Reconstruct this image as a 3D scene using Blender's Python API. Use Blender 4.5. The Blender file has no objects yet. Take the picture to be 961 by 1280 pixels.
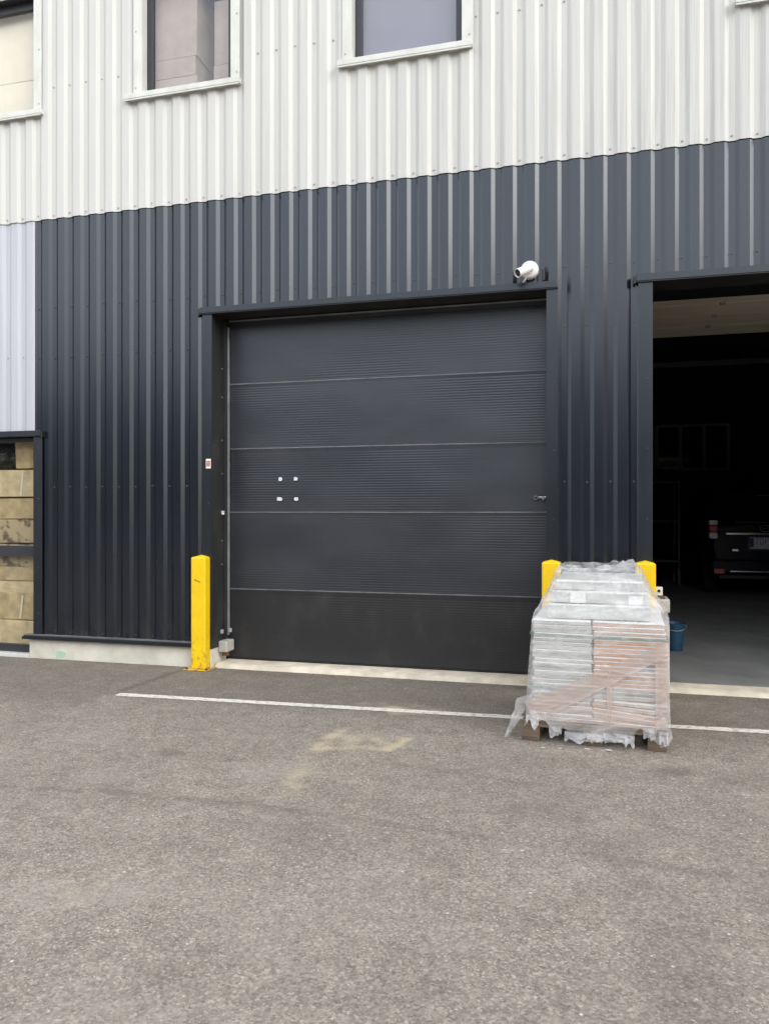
import bpy, bmesh, math, random
from mathutils import Vector, Matrix, noise
random.seed(7)
R = math.radians
scene = bpy.context.scene
col = scene.collection

# ------------------------------------------------------------------ materials
def new_mat(name):
    m = bpy.data.materials.new(name); m.use_nodes = True
    nt = m.node_tree; b = nt.nodes['Principled BSDF']
    return m, nt, b

def nd(nt, typ, **kw):
    n = nt.nodes.new(typ)
    for k, v in kw.items():
        if k == 'inp':
            for i, val in v.items(): n.inputs[i].default_value = val
        else: setattr(n, k, v)
    return n

def coords(nt, scale=(1, 1, 1), kind='Object'):
    tc = nd(nt, 'ShaderNodeTexCoord'); mp = nd(nt, 'ShaderNodeMapping')
    mp.inputs['Scale'].default_value = scale
    nt.links.new(tc.outputs[kind], mp.inputs['Vector'])
    return mp.outputs['Vector']

def ramp(nt, src, stops):
    r = nd(nt, 'ShaderNodeValToRGB'); e = r.color_ramp.elements
    while len(e) < len(stops): e.new(0.5)
    for el, (p, c) in zip(e, stops):
        el.position = p
        el.color = (c, c, c, 1) if isinstance(c, (int, float)) else (*c, 1)
    nt.links.new(src, r.inputs['Fac'])
    return r.outputs['Color']

def noise_tex(nt, vec, scale, detail=4, rough=0.55, dist=0.0):
    n = nd(nt, 'ShaderNodeTexNoise')
    n.inputs['Scale'].default_value = scale; n.inputs['Detail'].default_value = detail
    n.inputs['Roughness'].default_value = rough; n.inputs['Distortion'].default_value = dist
    nt.links.new(vec, n.inputs['Vector'])
    return n.outputs['Fac']

def mix(nt, fac, a, b, mode='MIX'):
    m = nd(nt, 'ShaderNodeMix'); m.data_type = 'RGBA'; m.blend_type = mode
    if isinstance(fac, (int, float)): m.inputs[0].default_value = fac
    else: nt.links.new(fac, m.inputs[0])
    for i, v in ((6, a), (7, b)):
        if isinstance(v, (tuple, list)): m.inputs[i].default_value = (*v[:3], 1)
        else: nt.links.new(v, m.inputs[i])
    return m.outputs[2]

def bump(nt, b, h, strength, dist=0.01):
    n = nd(nt, 'ShaderNodeBump'); n.inputs['Strength'].default_value = strength
    n.inputs['Distance'].default_value = dist
    nt.links.new(h, n.inputs['Height']); nt.links.new(n.outputs['Normal'], b.inputs['Normal'])

def mat(name, color, rough=0.6, metal=0.0, spec=0.5, var=0.0, vscale=3.0, stretch=(1, 1, 1), var_color=None,
        bscale=0, bstr=0.2, bdist=0.004, rvar=0.0, coat=0.0, band=(0.35, 0.7), tint=None):
    m, nt, b = new_mat(name)
    if tint: b.inputs['Specular Tint'].default_value = (*tint, 1)
    b.inputs['Base Color'].default_value = (*color, 1)
    b.inputs['Roughness'].default_value = rough; b.inputs['Metallic'].default_value = metal
    b.inputs['Specular IOR Level'].default_value = spec
    b.inputs['Coat Weight'].default_value = coat
    vec = coords(nt, stretch)
    if var or var_color:
        f = noise_tex(nt, vec, vscale, 6, 0.6)
        vc = var_color or tuple(c * (1 - var) for c in color)
        f2 = ramp(nt, f, [(band[0], 0.0), (band[1], 1.0)])
        nt.links.new(mix(nt, f2, color, vc), b.inputs['Base Color'])
        if rvar:
            mr = nd(nt, 'ShaderNodeMapRange'); mr.inputs['To Min'].default_value = rough - rvar
            mr.inputs['To Max'].default_value = rough + rvar
            nt.links.new(f, mr.inputs['Value']); nt.links.new(mr.outputs[0], b.inputs['Roughness'])
    if bscale:
        bump(nt, b, noise_tex(nt, vec, bscale, 3), bstr, bdist)
    return m

def white_clad():
    m, nt, b = new_mat('white_coated_steel')
    fine = noise_tex(nt, coords(nt, (26, 26, 0.7)), 1.0, 5, 0.65)
    fs = ramp(nt, fine, [(0.47, 0.0), (0.72, 1.0)])
    broad = noise_tex(nt, coords(nt, (0.5, 0.5, 0.35)), 1.0, 3)
    sep = nd(nt, 'ShaderNodeSeparateXYZ'); nt.links.new(coords(nt), sep.inputs[0])
    right = nd(nt, 'ShaderNodeMapRange')
    right.inputs['From Min'].default_value = -5; right.inputs['From Max'].default_value = 1.5
    right.inputs['To Min'].default_value = 0.25; right.inputs['To Max'].default_value = 1.0
    nt.links.new(sep.outputs[0], right.inputs['Value'])
    k = nd(nt, 'ShaderNodeMath', operation='MULTIPLY'); nt.links.new(fs, k.inputs[0]); nt.links.new(right.outputs[0], k.inputs[1])
    base = mix(nt, ramp(nt, broad, [(0.3, 0.0), (0.7, 1.0)]), (0.59, 0.59, 0.565), (0.545, 0.545, 0.52))
    nt.links.new(mix(nt, k.outputs[0], base, (0.44, 0.445, 0.42)), b.inputs['Base Color'])
    specks = ramp(nt, noise_tex(nt, coords(nt, (60, 60, 9)), 1.0, 2), [(0.70, 0.0), (0.78, 1.0)])
    b.inputs['Roughness'].default_value = 0.45
    return m

def dark_clad():
    m, nt, b = new_mat('dark_coated_steel')
    v = noise_tex(nt, coords(nt, (2.2, 2.2, 0.5)), 1.0, 5, 0.6)
    nt.links.new(mix(nt, ramp(nt, v, [(0.35, 0.0), (0.7, 1.0)]), (0.003, 0.0045, 0.010), (0.004, 0.006, 0.011)), b.inputs['Base Color'])
    base = b.inputs['Base Color'].links[0].from_socket
    sep = nd(nt, 'ShaderNodeSeparateXYZ'); nt.links.new(coords(nt), sep.inputs[0])
    low = ramp(nt, sep.outputs[2], [(0.24, 1.0), (0.50, 0.25), (1.0, 0.0)])
    sp_ = ramp(nt, noise_tex(nt, coords(nt, (7, 7, 3)), 1.0, 6, 0.7), [(0.42, 0.0), (0.75, 1.0)])
    dk = nd(nt, 'ShaderNodeMath', operation='MULTIPLY'); nt.links.new(low, dk.inputs[0]); nt.links.new(sp_, dk.inputs[1])
    nt.links.new(mix(nt, dk.outputs[0], base, (0.040, 0.037, 0.033)), b.inputs['Base Color'])
    mr = nd(nt, 'ShaderNodeMapRange'); mr.inputs['To Min'].default_value = 0.20; mr.inputs['To Max'].default_value = 0.31
    nt.links.new(v, mr.inputs['Value']); nt.links.new(mr.outputs[0], b.inputs['Roughness'])
    b.inputs['Specular IOR Level'].default_value = 0.75; b.inputs['Specular Tint'].default_value = (0.86, 0.93, 1.0, 1)
    return m

def asphalt(name='asphalt'):
    m, nt, b = new_mat(name)
    P = coords(nt)
    big = noise_tex(nt, P, 0.55, 5, 0.6)
    mid = noise_tex(nt, P, 4.0, 6, 0.65)
    c = mix(nt, ramp(nt, big, [(0.3, 0.0), (0.7, 1.0)]), (0.255, 0.225, 0.187), (0.322, 0.285, 0.238))
    c = mix(nt, ramp(nt, mid, [(0.32, 0.0), (0.70, 1.0)]), c, (0.217, 0.189, 0.155))
    c = mix(nt, 0.9, c, ramp(nt, noise_tex(nt, P, 11, 5, 0.65, 0.4), [(0.25, 0.80), (0.5, 1.0), (0.75, 1.20)]), 'MULTIPLY')
    vo = nd(nt, 'ShaderNodeTexVoronoi'); vo.inputs['Scale'].default_value = 95; nt.links.new(P, vo.inputs['Vector'])
    sp = nd(nt, 'ShaderNodeSeparateColor'); nt.links.new(vo.outputs['Color'], sp.inputs[0])
    st = ramp(nt, sp.outputs[0], [(0.0, 0.60), (0.35, 0.90), (0.75, 1.10), (0.95, 1.38), (1.0, 1.7)])
    c = mix(nt, 0.8, c, st, 'MULTIPLY')
    fine = noise_tex(nt, P, 42, 5, 0.7)
    c = mix(nt, 0.85, c, ramp(nt, fine, [(0.28, 0.70), (0.46, 0.96), (0.60, 1.08), (0.76, 1.40)]), 'MULTIPLY')
    fleck = noise_tex(nt, coords(nt, (1.0, 1.35, 1.0)), 78, 2, 0.5, 0.5)
    wear = ramp(nt, noise_tex(nt, P, 1.6, 4, 0.6), [(0.36, 0.25), (0.66, 1.0)])
    fk = nd(nt, 'ShaderNodeMath', operation='MULTIPLY'); nt.links.new(ramp(nt, fleck, [(0.615, 0.0), (0.675, 1.0)]), fk.inputs[0]); nt.links.new(wear, fk.inputs[1])
    c = mix(nt, fk.outputs[0], c, (0.56, 0.51, 0.44))
    vo2 = nd(nt, 'ShaderNodeTexVoronoi'); vo2.inputs['Scale'].default_value = 40; nt.links.new(P, vo2.inputs['Vector'])
    sp2 = nd(nt, 'ShaderNodeSeparateColor'); nt.links.new(vo2.outputs['Color'], sp2.inputs[0])
    pick = ramp(nt, sp2.outputs[1], [(0.986, 0.0), (0.99, 1.0)])
    near = ramp(nt, vo2.outputs['Distance'], [(0.18, 1.0), (0.32, 0.0)])
    k = nd(nt, 'ShaderNodeMath', operation='MULTIPLY'); nt.links.new(pick, k.inputs[0]); nt.links.new(near, k.inputs[1])
    c = mix(nt, k.outputs[0], c, (0.62, 0.59, 0.53))
    pit = ramp(nt, noise_tex(nt, coords(nt, (1.0, 1.2, 1.0)), 60, 3, 0.6), [(0.25, 1.0), (0.34, 0.0)])
    c = mix(nt, pit, c, (0.10, 0.09, 0.08))
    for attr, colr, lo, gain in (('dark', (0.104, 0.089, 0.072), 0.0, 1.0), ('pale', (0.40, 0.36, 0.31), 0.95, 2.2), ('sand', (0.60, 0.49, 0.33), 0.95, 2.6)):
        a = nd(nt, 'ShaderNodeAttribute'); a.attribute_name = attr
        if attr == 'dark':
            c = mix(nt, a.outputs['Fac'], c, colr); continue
        g = noise_tex(nt, coords(nt, (1, 1, 1)), 26.0 if attr == 'pale' else 60.0, 4, 0.85)
        # grains: the thicker the dust, the more of the noise passes the threshold
        ad = nd(nt, 'ShaderNodeMath', operation='MULTIPLY_ADD'); ad.inputs[1].default_value = 0.8
        nt.links.new(a.outputs['Fac'], ad.inputs[0]); nt.links.new(g, ad.inputs[2])
        mr = nd(nt, 'ShaderNodeMapRange'); mr.inputs['From Min'].default_value = 0.70; mr.inputs['From Max'].default_value = 1.10; mr.inputs['To Max'].default_value = 0.62
        nt.links.new(ad.outputs[0], mr.inputs['Value'])
        gate = nd(nt, 'ShaderNodeMath', operation='MULTIPLY', use_clamp=True); gate.inputs[1].default_value = 6.0
        nt.links.new(a.outputs['Fac'], gate.inputs[0])
        kk = nd(nt, 'ShaderNodeMath', operation='MULTIPLY', use_clamp=True)
        nt.links.new(mr.outputs[0], kk.inputs[0]); nt.links.new(gate.outputs[0], kk.inputs[1])
        c = mix(nt, kk.outputs[0], c, colr)
    nt.links.new(c, b.inputs['Base Color'])
    b.inputs['Roughness'].default_value = 0.88; b.inputs['Specular IOR Level'].default_value = 0.3
    h = nd(nt, 'ShaderNodeMath', operation='ADD')
    nt.links.new(noise_tex(nt, P, 70, 3), h.inputs[0]); nt.links.new(sp.outputs[0], h.inputs[1])
    bump(nt, b, h.outputs[0], 0.55, 0.004)
    return m

def film(name, lo, hi, tint=(0.93, 0.93, 0.92)):
    """milky stretch film: part see-through, part white, glossy, wrinkled"""
    m = bpy.data.materials.new(name); m.use_nodes = True
    nt = m.node_tree; b = nt.nodes['Principled BSDF']; out = nt.nodes['Material Output']
    P = coords(nt, (1.0, 1.0, 2.2))
    n1 = noise_tex(nt, P, 5.0, 3, 0.5, 1.5); n2 = noise_tex(nt, coords(nt, (1.6, 1.6, 7)), 1.3, 2, 0.5, 1.2)
    fac = nd(nt, 'ShaderNodeMath', operation='ADD'); nt.links.new(n1, fac.inputs[0]); nt.links.new(n2, fac.inputs[1])
    mr = nd(nt, 'ShaderNodeMapRange'); mr.inputs['From Min'].default_value = 0.75; mr.inputs['From Max'].default_value = 1.3
    mr.inputs['To Min'].default_value = lo; mr.inputs['To Max'].default_value = hi
    nt.links.new(fac.outputs[0], mr.inputs['Value'])
    b.inputs['Base Color'].default_value = (*tint, 1); b.inputs['Roughness'].default_value = 0.22
    b.inputs['Specular IOR Level'].default_value = 0.7
    bump(nt, b, fac.outputs[0], 0.35, 0.03)
    t = nd(nt, 'ShaderNodeBsdfTransparent'); t.inputs['Color'].default_value = (0.95, 0.95, 0.96, 1)
    mx = nd(nt, 'ShaderNodeMixShader')
    nt.links.new(mr.outputs[0], mx.inputs[0]); nt.links.new(t.outputs[0], mx.inputs[1]); nt.links.new(b.outputs[0], mx.inputs[2])
    nt.links.new(mx.outputs[0], out.inputs['Surface'])
    return m

def glass(name, tint=(0.90, 0.90, 0.93), ior=1.5, refl=0.035):
    m = bpy.data.materials.new(name); m.use_nodes = True
    nt = m.node_tree; nt.nodes.remove(nt.nodes['Principled BSDF']); out = nt.nodes['Material Output']
    t = nd(nt, 'ShaderNodeBsdfTransparent'); t.inputs['Color'].default_value = (*tint, 1)
    g = nd(nt, 'ShaderNodeBsdfGlossy'); g.inputs['Roughness'].default_value = 0.02
    ge = nd(nt, 'ShaderNodeNewGeometry'); dp = nd(nt, 'ShaderNodeVectorMath', operation='DOT_PRODUCT')
    nt.links.new(ge.outputs['Incoming'], dp.inputs[0]); nt.links.new(ge.outputs['True Normal'], dp.inputs[1])
    ab = nd(nt, 'ShaderNodeMath', operation='ABSOLUTE'); nt.links.new(dp.outputs['Value'], ab.inputs[0])
    om = nd(nt, 'ShaderNodeMath', operation='SUBTRACT'); om.inputs[0].default_value = 1.0; nt.links.new(ab.outputs[0], om.inputs[1])
    pw = nd(nt, 'ShaderNodeMath', operation='POWER'); nt.links.new(om.outputs[0], pw.inputs[0]); pw.inputs[1].default_value = 5.0
    k = nd(nt, 'ShaderNodeMath', operation='MULTIPLY_ADD', use_clamp=True); k.inputs[1].default_value = 0.9; k.inputs[2].default_value = 0.035+refl
    nt.links.new(pw.outputs[0], k.inputs[0])
    nb = nd(nt, 'ShaderNodeBump'); nb.inputs['Strength'].default_value = 0.08; nb.inputs['Distance'].default_value = 0.02
    nt.links.new(noise_tex(nt, coords(nt), 2.0, 1), nb.inputs['Height']); nt.links.new(nb.outputs[0], g.inputs['Normal'])
    mx = nd(nt, 'ShaderNodeMixShader')
    nt.links.new(k.outputs[0], mx.inputs[0]); nt.links.new(t.outputs[0], mx.inputs[1]); nt.links.new(g.outputs[0], mx.inputs[2])
    nt.links.new(mx.outputs[0], out.inputs['Surface'])
    return m

M = {}
M['white'] = white_clad()
M['dark'] = dark_clad()
M['grey_clad'] = mat('light_grey_coated_steel', (0.50, 0.51, 0.56), 0.42, var=0.12, vscale=1.0, stretch=(14, 14, 0.6))
M['white_trim'] = mat('white_flashing', (0.68, 0.69, 0.655), 0.45, var_color=(0.56, 0.57, 0.51), vscale=1.0, stretch=(6, 6, 2.5))
M['dark_trim'] = mat('dark_flashing', (0.007, 0.008, 0.011), 0.32, spec=0.7, tint=(0.84, 0.92, 1.0), var_color=(0.010, 0.012, 0.016), vscale=1.0, stretch=(4, 4, 1.5), rvar=0.08)
M['reveal'] = mat('dark_reveal_metal', (0.020, 0.021, 0.021), 0.55, var_color=(0.055, 0.052, 0.048), vscale=1.0, stretch=(3, 3, 1.6), band=(0.5, 0.85))
M['frame'] = mat('anthracite_window_frame', (0.03, 0.032, 0.04), 0.4)
M['screw'] = mat('screw_head', (0.05, 0.05, 0.055), 0.4, spec=0.7)
M['screw_white'] = mat('white_screw_head', (0.42, 0.42, 0.40), 0.5)
M['door'] = mat('door_panel_coating', (0.012, 0.0135, 0.018), 0.42, spec=0.9, tint=(0.90, 0.94, 1.0), var_color=(0.021, 0.023, 0.028), vscale=1.0, stretch=(1.2, 1.2, 3.0), rvar=0.1, bscale=6, bstr=0.06, bdist=0.01)
M['door_dusty'] = mat('dusty_door_panel_coating', (0.018, 0.018, 0.019), 0.55, var_color=(0.040, 0.039, 0.037), vscale=1.0, stretch=(3.5, 3.5, 2.2), rvar=0.08, band=(0.5, 0.85))
M['joint'] = mat('door_joint_edge', (0.19, 0.19, 0.195), 0.5, var=0.5, vscale=5)
M['rubber'] = mat('rubber', (0.014, 0.014, 0.014), 0.8)
M['galv'] = mat('galvanised_metal', (0.38, 0.39, 0.39), 0.45, metal=0.5, var=0.4, vscale=6)
M['pale_metal'] = mat('pale_painted_metal', (0.52, 0.52, 0.50), 0.5, var_color=(0.36, 0.34, 0.30), vscale=8)
M['chrome'] = mat('bright_chrome', (0.8, 0.8, 0.82), 0.15, metal=1.0)
M['white_plastic'] = mat('white_plastic', (0.80, 0.80, 0.79), 0.35)
M['patch'] = mat('white_putty_patch', (0.78, 0.78, 0.80), 0.7, var=0.25, vscale=60)
M['black'] = mat('black_plastic', (0.012, 0.012, 0.013), 0.4)
M['lens'] = mat('camera_lens_glass', (0.006, 0.006, 0.008), 0.06, spec=0.9)
M['concrete'] = mat('concrete', (0.74, 0.71, 0.62), 0.9, var_color=(0.54, 0.51, 0.43), vscale=3.0, bscale=25, bstr=0.4)
M['threshold'] = mat('threshold_concrete', (0.78, 0.71, 0.57), 0.9, var_color=(0.50, 0.44, 0.34), vscale=4.5, bscale=30, bstr=0.5)
M['green_paint'] = mat('green_spray_paint', (0.36, 0.62, 0.44), 0.8, var_color=(0.58, 0.62, 0.50), vscale=26)
M['line'] = mat('worn_road_paint', (0.76, 0.72, 0.63), 0.8, var_color=(0.30, 0.27, 0.23), vscale=22, bscale=70, bstr=0.4, band=(0.5, 0.72))
M['yellow'] = mat('yellow_paint', (0.93, 0.64, 0.006), 0.42, var_color=(0.86, 0.53, 0.008), vscale=6, bscale=40, bstr=0.05)
_nt = M['yellow'].node_tree; _b = _nt.nodes['Principled BSDF']; _base = _b.inputs['Base Color'].links[0].from_socket
_sep = nd(_nt, 'ShaderNodeSeparateXYZ'); _nt.links.new(coords(_nt), _sep.inputs[0])
_low = ramp(_nt, _sep.outputs[2], [(0.0, 1.0), (0.16, 0.6), (0.45, 0.08), (1.0, 0.08)])
_sp = ramp(_nt, noise_tex(_nt, coords(_nt, (1, 1, 0.55)), 24, 5, 0.7), [(0.52, 0.0), (0.66, 1.0)])
_k = nd(_nt, 'ShaderNodeMath', operation='MULTIPLY'); _nt.links.new(_low, _k.inputs[0]); _nt.links.new(_sp, _k.inputs[1])
_nt.links.new(mix(_nt, _k.outputs[0], _base, (0.26, 0.17, 0.05)), _b.inputs['Base Color'])
M['yellow_worn'] = mat('worn_yellow_paint', (0.72, 0.44, 0.03), 0.7, var_color=(0.22, 0.17, 0.12), vscale=26, band=(0.45, 0.6))
M['scuff'] = mat('dark_scuff', (0.12, 0.10, 0.03), 0.8)
M['rust'] = mat('rust_stained_steel', (0.18, 0.10, 0.05), 0.9, var=0.5, vscale=20)
M['card'] = mat('brown_cardboard', (0.58, 0.43, 0.24), 0.9, var=0.38, vscale=6, bscale=9, bstr=0.6, bdist=0.02, band=(0.42, 0.66))
M['card_light'] = mat('pale_cardboard', (0.68, 0.53, 0.32), 0.9, var=0.32, vscale=5, bscale=8, bstr=0.6, bdist=0.02, band=(0.45, 0.68))
M['card_worn'] = mat('worn_cardboard', (0.48, 0.37, 0.23), 0.9, var_color=(0.16, 0.12, 0.08), vscale=9, band=(0.52, 0.62), bscale=12, bstr=0.6, bdist=0.02)
M['card_beige'] = mat('beige_cardboard', (0.72, 0.61, 0.46), 0.85, var=0.25, vscale=3)
M['card_pink'] = mat('pale_pinkish_cardboard', (0.92, 0.82, 0.70), 0.85, var=0.1, vscale=3)
M['tape'] = mat('packing_tape', (0.72, 0.66, 0.52), 0.3)
M['bag'] = mat('black_bin_bag', (0.03, 0.03, 0.026), 0.3, bscale=14, bstr=0.8, bdist=0.03)
M['carton_white'] = mat('white_carton', (0.56, 0.57, 0.54), 0.75, var_color=(0.42, 0.43, 0.40), vscale=5)
M['carton_orange'] = mat('orange_brown_carton', (0.66, 0.31, 0.13), 0.8, var_color=(0.54, 0.28, 0.15), vscale=5)
M['carton_pink'] = mat('pinkish_brown_carton', (0.60, 0.39, 0.28), 0.8, var_color=(0.47, 0.31, 0.23), vscale=6)
M['carton_blue'] = mat('bluish_grey_print', (0.30, 0.31, 0.42), 0.8, var=0.2, vscale=20)
M['carton_pale'] = mat('pale_pinkish_carton', (0.58, 0.46, 0.39), 0.8, var_color=(0.46, 0.36, 0.30), vscale=5)
M['carton_edge'] = mat('white_carton_edge', (0.80, 0.79, 0.76), 0.75)
M['carton_gap'] = mat('carton_shadow_edge', (0.24, 0.19, 0.15), 0.9, var=0.4, vscale=9)
M['paper'] = mat('white_paper_label', (0.85, 0.85, 0.84), 0.7)
M['strap'] = mat('green_polyester_strap', (0.10, 0.24, 0.18), 0.4, var=0.2, vscale=10)
M['wood'] = mat('weathered_pallet_wood', (0.20, 0.145, 0.10), 0.9, var_color=(0.10, 0.075, 0.055), vscale=1.5, stretch=(4, 30, 30), bscale=20, bstr=0.4)
M['film'] = film('milky_stretch_film', 0.17, 0.44)
M['film_band'] = film('doubled_stretch_film', 0.46, 0.62, (0.64, 0.53, 0.47))
M['film_torn'] = film('torn_stretch_film', 0.35, 0.75, (0.60, 0.60, 0.60))
M['film_top'] = film('clear_crumpled_film', 0.05, 0.42)
M['pane'] = glass('window_glass')
M['shop_pane'] = glass('shop_window_glass', (0.97, 0.98, 0.97), 1.45, 0.0)
M['blind'] = mat('pale_grey_blind', (0.36, 0.35, 0.39), 0.8, var=0.06, vscale=2)
M['room'] = mat('dim_room_wall', (0.36, 0.35, 0.37), 0.9)
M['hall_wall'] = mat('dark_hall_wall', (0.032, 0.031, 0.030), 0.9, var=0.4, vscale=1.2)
M['hall_floor'] = mat('hall_floor_concrete', (0.27, 0.275, 0.255), 0.62, var_color=(0.17, 0.173, 0.165), vscale=1.6, bscale=14, bstr=0.08)
M['pale_frame'] = mat('pale_rear_window_frame', (0.42, 0.42, 0.42), 0.6)
M['steel_beam'] = mat('grey_steel_beam', (0.14, 0.14, 0.14), 0.5)
M['door_inner'] = mat('off_white_inner_door_skin', (0.80, 0.70, 0.55), 0.55, var_color=(0.68, 0.60, 0.48), vscale=1.0, stretch=(1, 5, 1))
M['car_paint'] = mat('dark_blue_car_paint', (0.002, 0.004, 0.012), 0.22, spec=0.22, coat=0.0)
M['car_glass'] = mat('dark_car_glass', (0.006, 0.006, 0.007), 0.05, spec=0.8)
M['red_lens'] = mat('red_lamp_lens', (0.62, 0.010, 0.016), 0.15, spec=0.7)
M['clear_lens'] = mat('clear_lamp_lens', (0.85, 0.84, 0.84), 0.12, spec=0.8)
M['tyre'] = mat('tyre_rubber', (0.02, 0.02, 0.021), 0.85)
M['rim'] = mat('alloy_rim', (0.5, 0.5, 0.52), 0.3, metal=0.9)
M['plate_white'] = mat('number_plate', (0.62, 0.63, 0.68), 0.45)
M['plate_blue'] = mat('number_plate_blue', (0.02, 0.04, 0.22), 0.5)
M['plate_ink'] = mat('number_plate_ink', (0.20, 0.20, 0.26), 0.5)
M['bucket'] = mat('blue_plastic', (0.022, 0.085, 0.16), 0.5, var=0.4, vscale=7)
M['sticker_red'] = mat('faded_red_print', (0.60, 0.24, 0.20), 0.5, var=0.3, vscale=70)
M['far_wall'] = mat('dark_grey_facade', (0.05, 0.052, 0.058), 0.7, var=0.25, vscale=0.6)
M['far_door'] = mat('grey_facade_door', (0.11, 0.11, 0.115), 0.6)
M['scrap'] = mat('white_film_scrap', (0.66, 0.66, 0.65), 0.4)
M['asphalt'] = asphalt()
M['grit'] = mat('pale_grit', (0.46, 0.41, 0.33), 0.9, var_color=(0.24, 0.21, 0.17), vscale=9, band=(0.4, 0.6))

# ------------------------------------------------------------------ mesh builder
class MB:
    def __init__(self): self.bm = bmesh.new(); self.mats = []
    def mi(self, m):
        if m not in self.mats: self.mats.append(m)
        return self.mats.index(m)
    def _set(self, faces, m, smooth=False):
        i = self.mi(m)
        for f in faces: f.material_index = i; f.smooth = smooth
    def box(self, x0, x1, y0, y1, z0, z1, m, bev=0.0, rot=None, seg=2, jitter=0.0):
        bm = self.bm
        c = Vector(((x0+x1)/2, (y0+y1)/2, (z0+z1)/2))
        r = bmesh.ops.create_cube(bm, size=1.0)
        vs = r['verts']
        for v in vs:
            v.co = Vector((v.co.x*(x1-x0), v.co.y*(y1-y0), v.co.z*(z1-z0)))
            if jitter: v.co += Vector([random.uniform(-jitter, jitter) for _ in range(3)])
        fs = list({f for v in vs for f in v.link_faces})
        self._set(fs, m)
        if bev:
            es = list({e for v in vs for e in v.link_edges})
            rr = bmesh.ops.bevel(bm, geom=es, offset=bev, segments=seg, affect='EDGES', profile=0.5, material=self.mi(m))
            vs = list({v for v in rr['verts']} | {v for f in rr['faces'] for v in f.verts} | {v for v in vs if v.is_valid})
            # every vertex of this island
            stack = list(vs); seen = set(stack)
            while stack:
                v = stack.pop()
                for e in v.link_edges:
                    o = e.other_vert(v)
                    if o not in seen: seen.add(o); stack.append(o)
            vs = list(seen)
        if rot is not None:
            for v in vs: v.co = rot @ v.co
        for v in vs: v.co += c
        return vs
    def quad(self, pts, m, smooth=False):
        vs = [self.bm.verts.new(p) for p in pts]
        f = self.bm.faces.new(vs); self._set([f], m, smooth); return f
    def grid(self, rows, m, smooth=True, close=False):
        vv = [[self.bm.verts.new(p) for p in r] for r in rows]
        fs = []
        for a, b in zip(vv, vv[1:]):
            n = len(a)
            for i in range(n if close else n-1):
                j = (i+1) % n
                fs.append(self.bm.faces.new((a[i], a[j], b[j], b[i])))
        self._set(fs, m, smooth); return vv
    def cyl(self, p0, p1, r0, r1, m, n=20, smooth=True, caps=True):
        p0, p1 = Vector(p0), Vector(p1); d = (p1-p0).normalized()
        a = d.orthogonal().normalized(); b = d.cross(a)
        rings = []
        for p, r in ((p0, r0), (p1, r1)):
            rings.append([self.bm.verts.new(p + (a*math.cos(t)+b*math.sin(t))*r) for t in [2*math.pi*i/n for i in range(n)]])
        fs = [self.bm.faces.new((rings[0][i], rings[0][(i+1) % n], rings[1][(i+1) % n], rings[1][i])) for i in range(n)]
        self._set(fs, m, smooth)
        if caps:
            self._set([self.bm.faces.new(rings[0][::-1]), self.bm.faces.new(rings[1])], m)
    def lathe(self, o, axis, prof, m, n=28):
        o = Vector(o); d = Vector(axis).normalized(); a = d.orthogonal().normalized(); b = d.cross(a)
        rows = [[o + d*h + (a*math.cos(t)+b*math.sin(t))*r for t in [2*math.pi*i/n for i in range(n)]] for h, r in prof]
        return self.grid(rows, m, True, True)
    def build(self, name, parent=None, sharp=0.5, loc=None):
        bm = self.bm
        bmesh.ops.recalc_face_normals(bm, faces=bm.faces)
        for e in bm.edges:
            if len(e.link_faces) == 2 and e.calc_face_angle(0) > sharp: e.smooth = False
        me = bpy.data.meshes.new(name)
        if loc is not None:
            bmesh.ops.translate(bm, verts=bm.verts, vec=-Vector(loc))
        bm.to_mesh(me); bm.free()
        for m in self.mats: me.materials.append(m)
        o = bpy.data.objects.new(name, me); col.objects.link(o)
        if loc is not None: o.location = loc
        if parent is not None:
            o.parent = parent
        return o

def tag(o, label=None, cat=None, group=None, kind=None):
    if label: o['label'] = label
    if cat: o['category'] = cat
    if group: o['group'] = group
    if kind: o['kind'] = kind
    return o

def empty(name, loc=(0, 0, 0), rz=0):
    o = bpy.data.objects.new(name, None); col.objects.link(o)
    o.location = loc; o.rotation_euler = (0, 0, rz); o.empty_display_size = 0.2
    return o

def copy_tree(o, parent=None):
    c = o.copy(); col.objects.link(c)
    if parent is not None: c.parent = parent
    for ch in list(o.children): copy_tree(ch, c)
    return c

def nz(x, y, z=0.0): return noise.noise(Vector((x, y, z)))

# ------------------------------------------------------------------ ground
def seg_dist(px, py, ax, ay, bx, by):
    dx, dy = bx-ax, by-ay; L = dx*dx+dy*dy
    t = max(0, min(1, ((px-ax)*dx+(py-ay)*dy)/L)) if L else 0
    return math.hypot(px-ax-t*dx, py-ay-t*dy), t

def ss(a, b, x):
    t = max(0.0, min(1.0, (x-a)/(b-a))); return t*t*(3-2*t)

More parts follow.
